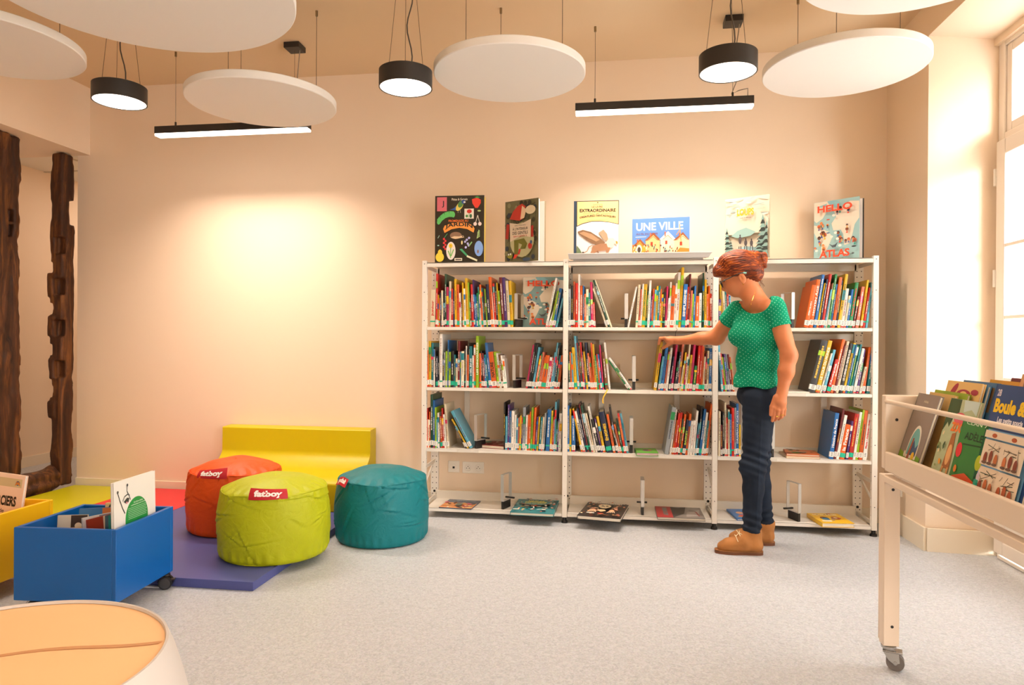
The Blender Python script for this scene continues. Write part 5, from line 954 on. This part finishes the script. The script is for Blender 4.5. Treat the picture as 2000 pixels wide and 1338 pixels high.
# ================================================================ the woman
def V3(px, py, Y): return np.array(at(px, py, Y=Y))
SKIN = mat('#c67a50', .5, spec=.35, sss=.12, bump=.1, bscale=180, var=.10, vscale=9, key='skin')
def frame(f, up=(0, 0, 1)):
    f = np.array(f, float); f /= np.linalg.norm(f); s = np.cross(f, up); s /= np.linalg.norm(s); u = np.cross(s, f); return f, s, u   # forward, right-hand side, up
def person():
    g = at(1455, 1075, Z=0)
    R = empty('person', (g.x, g.y + .05, 0), 'woman with red hair in a green dotted T-shirt and dark jeans, reaching for a book', 'person')
    # ---------- head frame
    az, pt = math.radians(18), math.radians(24)
    F = np.array([-math.cos(az) * math.cos(pt), math.sin(az) * math.cos(pt), -math.sin(pt)]); F, S, U = frame(F)   # S points to her right (away from the camera)
    HM = np.array([F, S, U]); hc = V3(1443, 534, 3.86)
    def H(f, s, u): return hc + F * f + S * s + U * u
    sl, sr = V3(1515, 605, 3.735), V3(1440, 606, 3.94)        # her left (near) and right shoulders
    el, wl = V3(1541, 694, 3.695), V3(1528, 765, 3.68)
    er, wr = V3(1399, 659, 4.06), V3(1325, 665, 4.165)
    nb = V3(1478, 588, 3.85)
    bf, bs, bu = frame((-.74, -.62, 0)); BM = np.array([bf, bs, bu])
    pf, ps, pu = frame((-.97, -.16, 0)); PM = np.array([pf, ps, pu])
    skin = [ellip(H(.0, 0, .008), (.094, .073, .098), HM), ellip(H(.038, 0, -.052), (.058, .053, .060), HM), ellip(H(.052, 0, -.090), (.028, .026, .022), HM),
            ellip(H(.088, 0, -.022), (.012, .010, .026), HM), ellip(H(.104, 0, -.042), (.014, .011, .011), HM),
            ellip(H(.06, -.030, -.045), (.028, .022, .026), HM), ellip(H(.06, .030, -.045), (.028, .022, .026), HM),
            (*ellip(H(.092, 0, -.069), (.010, .020, .005), HM), .006), (*ellip(H(.090, 0, -.078), (.009, .017, .0055), HM), .006),
            capsule(H(-.018, 0, -.045), nb, .046, .056), capsule(H(.02, 0, -.085), nb + [-.02, -.02, .0], .034, .045),
            capsule(nb + [0, 0, -.02], sl, .052, .043), capsule(nb + [0, 0, -.02], sr, .050, .038),
            ellip(V3(1482, 646, 3.852), (.080, .136, .132), BM),
            capsule(sl, el, .052, .040), capsule(el, el * .55 + wl * .45, .040, .0385), capsule(el * .55 + wl * .45, wl, .0385, .025),
            capsule(sr, er, .048, .0425), capsule(er, er * .6 + wr * .4, .0425, .036), capsule(er * .6 + wr * .4, wr, .036, .0215)]
    # near (left) hand: palm and curled fingers, hanging
    D = np.array
    def hx(px, py, dy): return V3(px, py, 3.68 + dy)
    hand = [ellip((hx(1523, 786, 0)), (.033, .019, .044), frame((-.96, .25, -.1))[0:3]), (*capsule(wl, hx(1523, 784, 0), .024, .030), .012)]
    fing = [[(1513, 797, -.004), (1511, 810, .004), (1508.5, 822, .012)], [(1520, 801, -.006), (1518, 815, .006), (1513.5, 821, .03)], [(1527, 801, -.004), (1526, 814, .008), (1520.5, 819, .032)], [(1533, 798, .004), (1531.5, 810, .012), (1526.5, 816, .030)]]
    for k, pts in enumerate(fing):
        q = [hx(*p) for p in pts]; r = [.0098, .0098, .0092, .0080][k]
        hand += [(*capsule(hx(1521 + (k - 1.5) * 3.2, 786, 0), q[0], .011, r + .0008), .008), (*capsule(q[0], q[1], r, r * .92), .004), (*capsule(q[1], q[2], r * .92, r * .78), .004)]
    hand += [(*capsule(hx(1515, 776, -.006), hx(1507.5, 794, -.004), .014, .0105), .010), (*capsule(hx(1507.5, 794, -.004), hx(1505.5, 810, .004), .0105, .0085), .004)]
    # far (right) hand: fingers over the top of the yellow book, thumb along its spine
    def rx(px, py, Y): return V3(px, py, Y)
    hand += [(*capsule(wr, rx(1309, 664.5, 4.195), .0225, .022), .012), ellip(rx(1309, 664, 4.198), (.036, .030, .015), frame((-.95, .25, -.04))[0:3])]
    rf = [[(1299, 660.5, 4.185), (1290, 661, 4.200), (1287.5, 671, 4.215)], [(1299.5, 660, 4.205), (1289.5, 660.5, 4.225), (1286.5, 672, 4.235)], [(1300.5, 660.5, 4.225), (1290.5, 661.5, 4.25), (1287.5, 672, 4.256)], [(1303, 662, 4.24), (1294.5, 663, 4.270), (1289, 670, 4.275)]]
    for k, pts in enumerate(rf):
        q = [rx(*p) for p in pts]; r = [.0090, .0092, .0086, .0076][k]
        hand += [(*capsule(rx(1309, 663.5, 4.185 + .012 * k), q[0], .0105, r + .001), .008), (*capsule(q[0], q[1], r, r * .92), .004), (*capsule(q[1], q[2], r * .92, r * .8), .004)]
    hand += [(*capsule(rx(1312, 668, 4.175), rx(1303, 675, 4.195), .0125, .0105), .010), (*capsule(rx(1303, 675, 4.195), rx(1294.5, 680, 4.228), .0100, .0082), .004)]
    # near ear
    ear = [(*ellip(H(-.012, -.076, -.040), (.017, .008, .030), HM), .004), (*ellip(H(-.006, -.077, -.063), (.008, .006, .009), HM), .004)]
    ear += [(*ellip(H(-.012, .076, -.040), (.017, .008, .030), HM), .004)]
    earc = ellip(H(-.008, -.0855, -.040), (.0085, .006, .016), HM)[0]; eye = [ellip(H(.078, s * .030, -.008), (.016, .016, .012), HM)[0] for s in (-1, 1)]
    def post_b(Dg, X, Y, Z):
        Dg = np.maximum(Dg, -earc(X, Y, Z))
        for e in eye: Dg = np.maximum(Dg, -(e(X, Y, Z) + .004))
        return Dg + .0012 * vnoise(X, Y, Z, 55, 1)
    blob('body', skin + hand + ear, .0031, SKIN, R, k=.022, post=post_b)
    # eyes
    m = MB(); 
    for s in (-1, 1):
        c = H(.070, s * .030, -.008); Mx = Matrix.Translation(Vector(c)) @ Matrix((*[tuple([F[i], S[i], U[i], 0]) for i in range(3)], (0, 0, 0, 1)))
        ring = [(.0118 * math.sin(PI * k / 12), .0118 * math.cos(PI * k / 12)) for k in range(13)]
        m.lathe([(max(.0001, a), b) for a, b in ring], mat('#efe9e2', .2), 24, Mx); m.lathe([(.0001, .0124), (.005, .0117), (.0052, .0105)], mat('#4a6a5c', .15), 20, Mx @ Matrix.Rotation(PI / 2, 4, 'Y'))
    pw(m.link('eyes', R), R)
    # ---------- T-shirt
    GR = mat('#0f9a70', .8, spec=.15, key='shirt'); nt = GR.node_tree; N = nt.nodes; L = nt.links; b = N['Principled BSDF']
    tc = N.new('ShaderNodeTexCoord'); mp = N.new('ShaderNodeMapping'); mp.inputs['Rotation'].default_value = (0, math.radians(-38), 0); mp.inputs['Scale'].default_value = (1, 0, 1); vo = N.new('ShaderNodeTexVoronoi'); vo.inputs['Scale'].default_value = 68; vo.inputs['Randomness'].default_value = 0
    L.new(tc.outputs['Object'], mp.inputs[0]); L.new(mp.outputs[0], vo.inputs['Vector']); lt = N.new('ShaderNodeMath'); lt.operation = 'LESS_THAN'; lt.inputs[1].default_value = .125; L.new(vo.outputs['Distance'], lt.inputs[0])
    mx = N.new('ShaderNodeMixRGB'); mx.inputs[1].default_value = (*lin('#0a8a66'), 1); mx.inputs[2].default_value = (*lin('#8adcbc'), 1); L.new(lt.outputs[0], mx.inputs[0]); L.new(mx.outputs[0], b.inputs['Base Color'])
    nz = N.new('ShaderNodeTexNoise'); nz.inputs['Scale'].default_value = 9; nz.inputs['Distortion'].default_value = 1.5; L.new(tc.outputs['Object'], nz.inputs['Vector']); bp = N.new('ShaderNodeBump'); bp.inputs['Strength'].default_value = .35; bp.inputs['Distance'].default_value = .02; L.new(nz.outputs['Fac'], bp.inputs['Height']); L.new(bp.outputs[0], b.inputs['Normal'])
    hem = V3(1480, 757, 3.85)
    def cut(p, c, d):
        f = p[0]; return (lambda X, Y, Z: np.maximum(f(X, Y, Z), (X - c[0]) * d[0] + (Y - c[1]) * d[1] + (Z - c[2]) * d[2])), p[1], p[2], .012
    da0 = (el - sl) / np.linalg.norm(el - sl); dr0 = (er - sr) / np.linalg.norm(er - sr)
    shirt = [ellip(V3(1482, 645, 3.85), (.105, .155, .145), BM), ellip(V3(1454, 656, 3.80), (.056, .10, .068), BM), ellip(V3(1481, 705, 3.86), (.112, .135, .15), frame((-.9, -.4, 0))[0:3]), ellip(V3(1481, 752, 3.86), (.121, .145, .12), PM),
             capsule(V3(1484, 603, 3.84), sl, .055, .054), capsule(V3(1476, 605, 3.86), sr, .055, .052), cut(capsule(sl - da0 * .02, sl * .3 + el * .7, .053, .058), V3(1523, 638.5, 3.71), da0), cut(capsule(sr, sr * .3 + er * .7, .054, .056), V3(1421, 626, 4.0), dr0)]
    nc = V3(1472, 586, 3.76); da = (el - sl) / np.linalg.norm(el - sl); dr = (er - sr) / np.linalg.norm(er - sr)
    cl_ = V3(1522, 638.5, 3.71); cr_ = V3(1421, 626, 4.0)
    nk = ellip(nc, (.082, .14, .073))[0]; nk2 = capsule(nb + [0, 0, -.01], nb + [-.01, 0, .12], .066, .09)[0]
    def post_s(Dg, X, Y, Z):
        Dg = Dg + .0035 * vnoise(X, Y, Z, 26, 2) + .0035 * np.sin(55 * (Z + .5 * X) + 3 * np.sin(9 * Y)) * np.exp(-((Z - .93) / .1) ** 2) + .006 * np.sin(X * 38 + Y * 33 + 1) * np.clip((1.02 - Z) / .12, 0, 1)
        Dg = np.maximum(Dg, (hem[2] + .004 + .11 * (X - hem[0]) * (X > hem[0]) - .06 * (X - hem[0]) * 0 + .006 * np.sin(X * 45)) - Z)
        return np.maximum(np.maximum(Dg, -nk(X, Y, Z)), -nk2(X, Y, Z))
    blob('t_shirt', shirt, .0042, GR, R, k=.03, post=post_s)
    # ---------- jeans
    JN = mat('#1b2534', .75, spec=.2, bump=.3, bscale=420, var=.28, vscale=7, key='jeans')
    hl, kl, al = V3(1484, 778, 3.81), V3(1473, 908, 3.78), V3(1468, 1034, 3.775)
    hr, kr, ar = V3(1483, 778, 3.93), V3(1482, 905, 3.94), V3(1495, 1016, 3.955)
    legs = [ellip(V3(1480, 772, 3.87), (.104, .150, .085), PM), capsule(hl, kl, .090, .060), capsule(hr, kr, .088, .058), capsule(kl, kl * .62 + al * .38, .060, .0525), capsule(kl * .62 + al * .38, al, .0525, .045),
            capsule(kr, kr * .62 + ar * .38, .057, .048), capsule(kr * .62 + ar * .38, ar, .048, .041), ellip(V3(1466, 912, 3.775), (.060, .055, .07)), ellip(V3(1504, 782, 3.86), (.07, .12, .075), PM)]
    def post_j(Dg, X, Y, Z):
        w = np.exp(-((Z - .50) / .075) ** 2) + np.exp(-((Z - .17) / .06) ** 2) * .9 + .25 * np.exp(-((Z - .72) / .06) ** 2)
        fold = np.sin(150 * Z + 3.2 * np.sin(14 * X + 9 * Y) + 18 * X) ; Dg = Dg - .0045 * fold * w + .0018 * vnoise(X, Y, Z, 34, 5)
        seam = np.abs(X - (kl[0] + .014 + (Z - kl[2]) * .035)); Dg = Dg - .0022 * np.exp(-(seam / .0035) ** 2) * (Y < 3.8)
        low = np.where(Y < 3.87, al[2] - .012 + .03 * (X - al[0]), ar[2] - .018)
        Dg = Dg - .0035 * (Z < low + .032) ; return np.maximum(Dg, low - Z)
    blob('jeans', legs, .0042, JN, R, k=.02, post=post_j)
    # ---------- shoes
    def shoe(px_toe, px_heel, py, Y, ank, py_t, yaw):
        LE = mat('#a86f3a', .6, spec=.3, bump=.3, bscale=60, var=.15, vscale=14, key='suede'); SO = mat('#6e3f22', .6); LC = mat('#efe0bc', .7)
        t = V3(px_toe, py, Y); h = V3(px_heel, py, Y); d = h - t; d[2] = 0; L = np.linalg.norm(d); d /= L; n = np.array([-d[1], d[0], 0]); e = empty_part('shoe')
        def Q(a, s, z): return np.array([t[0], t[1], 0]) + d * (a * L) + n * s + [0, 0, z]
        pr = [capsule(Q(.16, 0, .034), Q(.36, 0, .042), .027, .034), capsule(Q(.30, 0, .044), Q(.58, 0, .060), .036, .040), capsule(Q(.55, 0, .05), Q(.86, 0, .045), .040, .034), capsule(Q(.62, 0, .07), np.array([ank[0], ank[1], .118]), .040, .043), capsule(Q(.84, 0, .05), np.array([ank[0] + .012, ank[1], .12]), .034, .036)]
        top = .128
        def ps(Dg, X, Y_, Z): return np.maximum(np.maximum(Dg + .0012 * vnoise(X, Y_, Z, 60, 3), Z - top - .12 * (X - ank[0])), .014 - Z)
        up = blob('shoe', pr, .0034, LE, R, k=.02, post=ps)
        pol = [];  
        for k in range(40):
            a = 2 * PI * k / 40; x = .5 - .505 * math.cos(a); wv = .040 * (1 - .20 * math.exp(-((x - .62) / .16) ** 2)) * (1.0 if x < .5 else .90); pol.append(Q(x, wv * abs(math.sin(a)) ** .62 * (1 if math.sin(a) >= 0 else -1), 0))
        m = MB(); m.prism([(p[0], p[1]) for p in pol], .0005, .016, SO); m.prism([(p[0] , p[1] ) for p in [Q(.5, 0, 0) + (p - Q(.5, 0, 0)) * 1.0 for p in pol]], .013, .020, mat('#8f5c30', .6)); pw(m.link('sole', up, bevel=.002), R)
        m = MB()
        for k, a in enumerate((.36, .43, .50)):
            z = .080 + k * .013; m.tube([Q(a + .03, -.030, z - .016), Q(a, -.012, z + .001), Q(a - .005, .012, z + .002), Q(a + .03, .030, z - .014)], .0022, LC, 6)
        z = .112; m.tube([Q(.50, 0, .108), Q(.46, -.02, .120), Q(.54, -.036, .112), Q(.49, 0, .108)], .0019, LC, 6); m.tube([Q(.50, 0, .108), Q(.42, -.026, .098), Q(.46, -.038, .072)], .0019, LC, 6); m.tube([Q(.50, 0, .108), Q(.46, .02, .118), Q(.54, .03, .112), Q(.5, 0, .107)], .0019, LC, 6)
        pw(m.link('laces', up), R)
    def empty_part(n): return None
    shoe(1396, 1490, 1068, 3.765, al, 0, 0); shoe(1418, 1513, 1050, 3.955, ar, 0, 0)
    # ---------- hair: swept to a loose bun
    HR = mat('#8a3a10', .5, spec=.3, key='hair'); nt = HR.node_tree; N = nt.nodes; L = nt.links; b = N['Principled BSDF']
    tc = N.new('ShaderNodeTexCoord'); mp = N.new('ShaderNodeMapping'); mp.inputs['Rotation'].default_value = (0, math.radians(28), 0); mp.inputs['Scale'].default_value = (.22, 1, 1.6); n1 = N.new('ShaderNodeTexNoise'); n1.inputs['Scale'].default_value = 52; n1.inputs['Detail'].default_value = 6; n1.inputs['Distortion'].default_value = 1.1
    L.new(tc.outputs['Object'], mp.inputs[0]); L.new(mp.outputs[0], n1.inputs['Vector']); r = N.new('ShaderNodeValToRGB'); e = r.color_ramp.elements; e[0].position = .3; e[0].color = (*lin('#2b0e05'), 1); e[1].position = .72; e[1].color = (*lin('#c9661a'), 1); x = e.new(.52); x.color = (*lin('#7c310b'), 1)
    L.new(n1.outputs['Fac'], r.inputs[0]); L.new(r.outputs[0], b.inputs['Base Color']); bp = N.new('ShaderNodeBump'); bp.inputs['Strength'].default_value = .8; bp.inputs['Distance'].default_value = .004; L.new(n1.outputs['Fac'], bp.inputs['Height']); L.new(bp.outputs[0], b.inputs['Normal'])
    bc = V3(1481, 508, 3.86)
    hair = [ellip(H(-.006, 0, .026), (.112, .090, .104), HM), ellip(V3(1405, 530, 3.875), (.034, .06, .044)), ellip(V3(1425, 512, 3.86), (.06, .078, .05)), ellip(H(-.07, 0, -.02), (.055, .065, .065), HM),
            ellip(bc + [-.016, 0, .020], (.046, .040, .030), frame((-1, 0, .35))[0:3]), ellip(bc + [.024, .004, -.002], (.024, .034, .048), frame((-1, .1, .2))[0:3]), ellip(bc + [-.010, -.004, -.022], (.034, .034, .026), frame((-1, 0, -.5))[0:3]), (*capsule(bc + [.012, -.025, .02], bc + [.03, -.02, -.035], .012, .012), .006)]
    a0 = H(.0, 0, 0)
    def post_h(Dg, X, Y, Z):
        fx = (X - hc[0]) * F[0] + (Y - hc[1]) * F[1] + (Z - hc[2]) * F[2]; ux = (X - hc[0]) * U[0] + (Y - hc[1]) * U[1] + (Z - hc[2]) * U[2]; sx = (X - hc[0]) * S[0] + (Y - hc[1]) * S[1] + (Z - hc[2]) * S[2]
        ang = np.arctan2(ux - .02, sx); str_ = np.sin(46 * ang + 26 * fx + 2.5 * np.sin(26 * fx + 3 * sx * 20)) + .6 * np.sin(83 * ang - 20 * fx + 1)
        Dg = Dg + .0014 * str_
        zl = V3(1440, 542, 3.86)[2]
        # keep hair above the line brow - ear - nape
        line = np.where(fx > -.03, zl - Z + .12 * np.maximum(fx - .07, 0), (zl - .075 + .55 * np.clip(fx + .03, -.1, 0) * -.55) - Z + np.clip(.06 + 1.4 * (fx + .03), 0, .06))
        return np.maximum(Dg, line)
    ho = blob('hair', hair, .0032, HR, R, k=.014, post=post_h)
    m = MB(); rr = random.Random(6)
    for k in range(46):
        w = rr.uniform(0, 6.28); p = [V3(1478 + rr.uniform(-6, 8), 545 + rr.uniform(-8, 10), 3.86 + rr.uniform(-.04, .03))]
        if k % 2: p = [V3(1484 + rr.uniform(-10, 6), 505 + rr.uniform(-12, 18), 3.86 + rr.uniform(-.03, .03))]
        for j in range(5): p.append(p[-1] + np.array([rr.uniform(-.002, .009), rr.uniform(-.006, .006), rr.uniform(-.012, .004)]))
        m.tube(p, .0005, HR, 4)
    pw(m.link('loose_strands', R), R)
    # ---------- glasses, earring, necklace, rings
    m = MB(); BK_ = mat('#17110f', .3, spec=.6); 
    def HT(f, s, u): return tuple(H(f, s, u))
    for s in (-1, 1):
        rim = [HT(.108 - .012 * abs(math.cos(t) * .5 + .5), s * (.035 + .025 * math.cos(t)), -.020 + .019 * math.sin(t)) for t in [2 * PI * k / 24 for k in range(25)]]; m.tube(rim, .0022, BK_, 6)
        m.tube([HT(.098, s * .060, -.014), HT(.088, s * .077, -.013), HT(.045, s * .083, -.013), HT(-.005, s * .084, -.013), HT(-.034, s * .080, -.020)], .0026, BK_, 6)
    m.tube([HT(.107, -.011, -.008), HT(.111, 0, -.006), HT(.107, .011, -.008)], .002, BK_, 6)
    pw(m.link('glasses', R), R)
    m = MB(); m.tube([HT(-.030, -.081, -.019), HT(-.043, -.0795, -.027)], .0042, mat('#8fe0d4', .3), 8); pw(m.link('glasses_tip', R), R)
    GD = mat('#e0b04a', .2, metal=1); m = MB(); m.tube([HT(-.004, -.080, -.068), HT(-.002, -.0835, -.074), HT(-.004, -.0835, -.080), HT(-.007, -.080, -.076)], .0012, GD, 6); pw(m.link('earring', R), R)
    m = MB(); cc = nb + np.array([-.012, -.01, -.02]); pts = []
    for (px, py, Y) in [(1476, 568, 3.785), (1474, 574, 3.772), (1470, 584, 3.752), (1467, 594, 3.742), (1464, 603, 3.735)]: pts.append(V3(px, py, Y + .002))
    m.tube(pts, .0008, GD, 5); c = pts[3]; m.cyl(.0018, -.0018, .0018, GD, Matrix.Translation(Vector(c)), 12); pw(m.link('necklace', R), R)
    m = MB()
    for (px, py, dy, nxt) in [(1518.6, 812.5, .003, (1520, 801, -.006)), (1526.3, 809.5, .003, (1527, 801, -.004))]:
        p = hx(px, py, dy); q = hx(*nxt); a = Vector(q - p).normalized(); Rm = a.to_track_quat('Z', 'Y').to_matrix().to_4x4(); m.lathe([(.0104, -.002), (.0112, -.0014), (.0112, .0014), (.0104, .002)], GD, 24, Matrix.Translation(Vector(p)) @ Rm)
    pw(m.link('rings', R), R)
    # stitched details on the jeans: pocket edge and back seam
def pw(o, R):
    """child mesh written in world coordinates under a root that only translates"""
    if o.parent == R: o.matrix_parent_inverse = parent_matrix(R).inverted()
    return o
person()
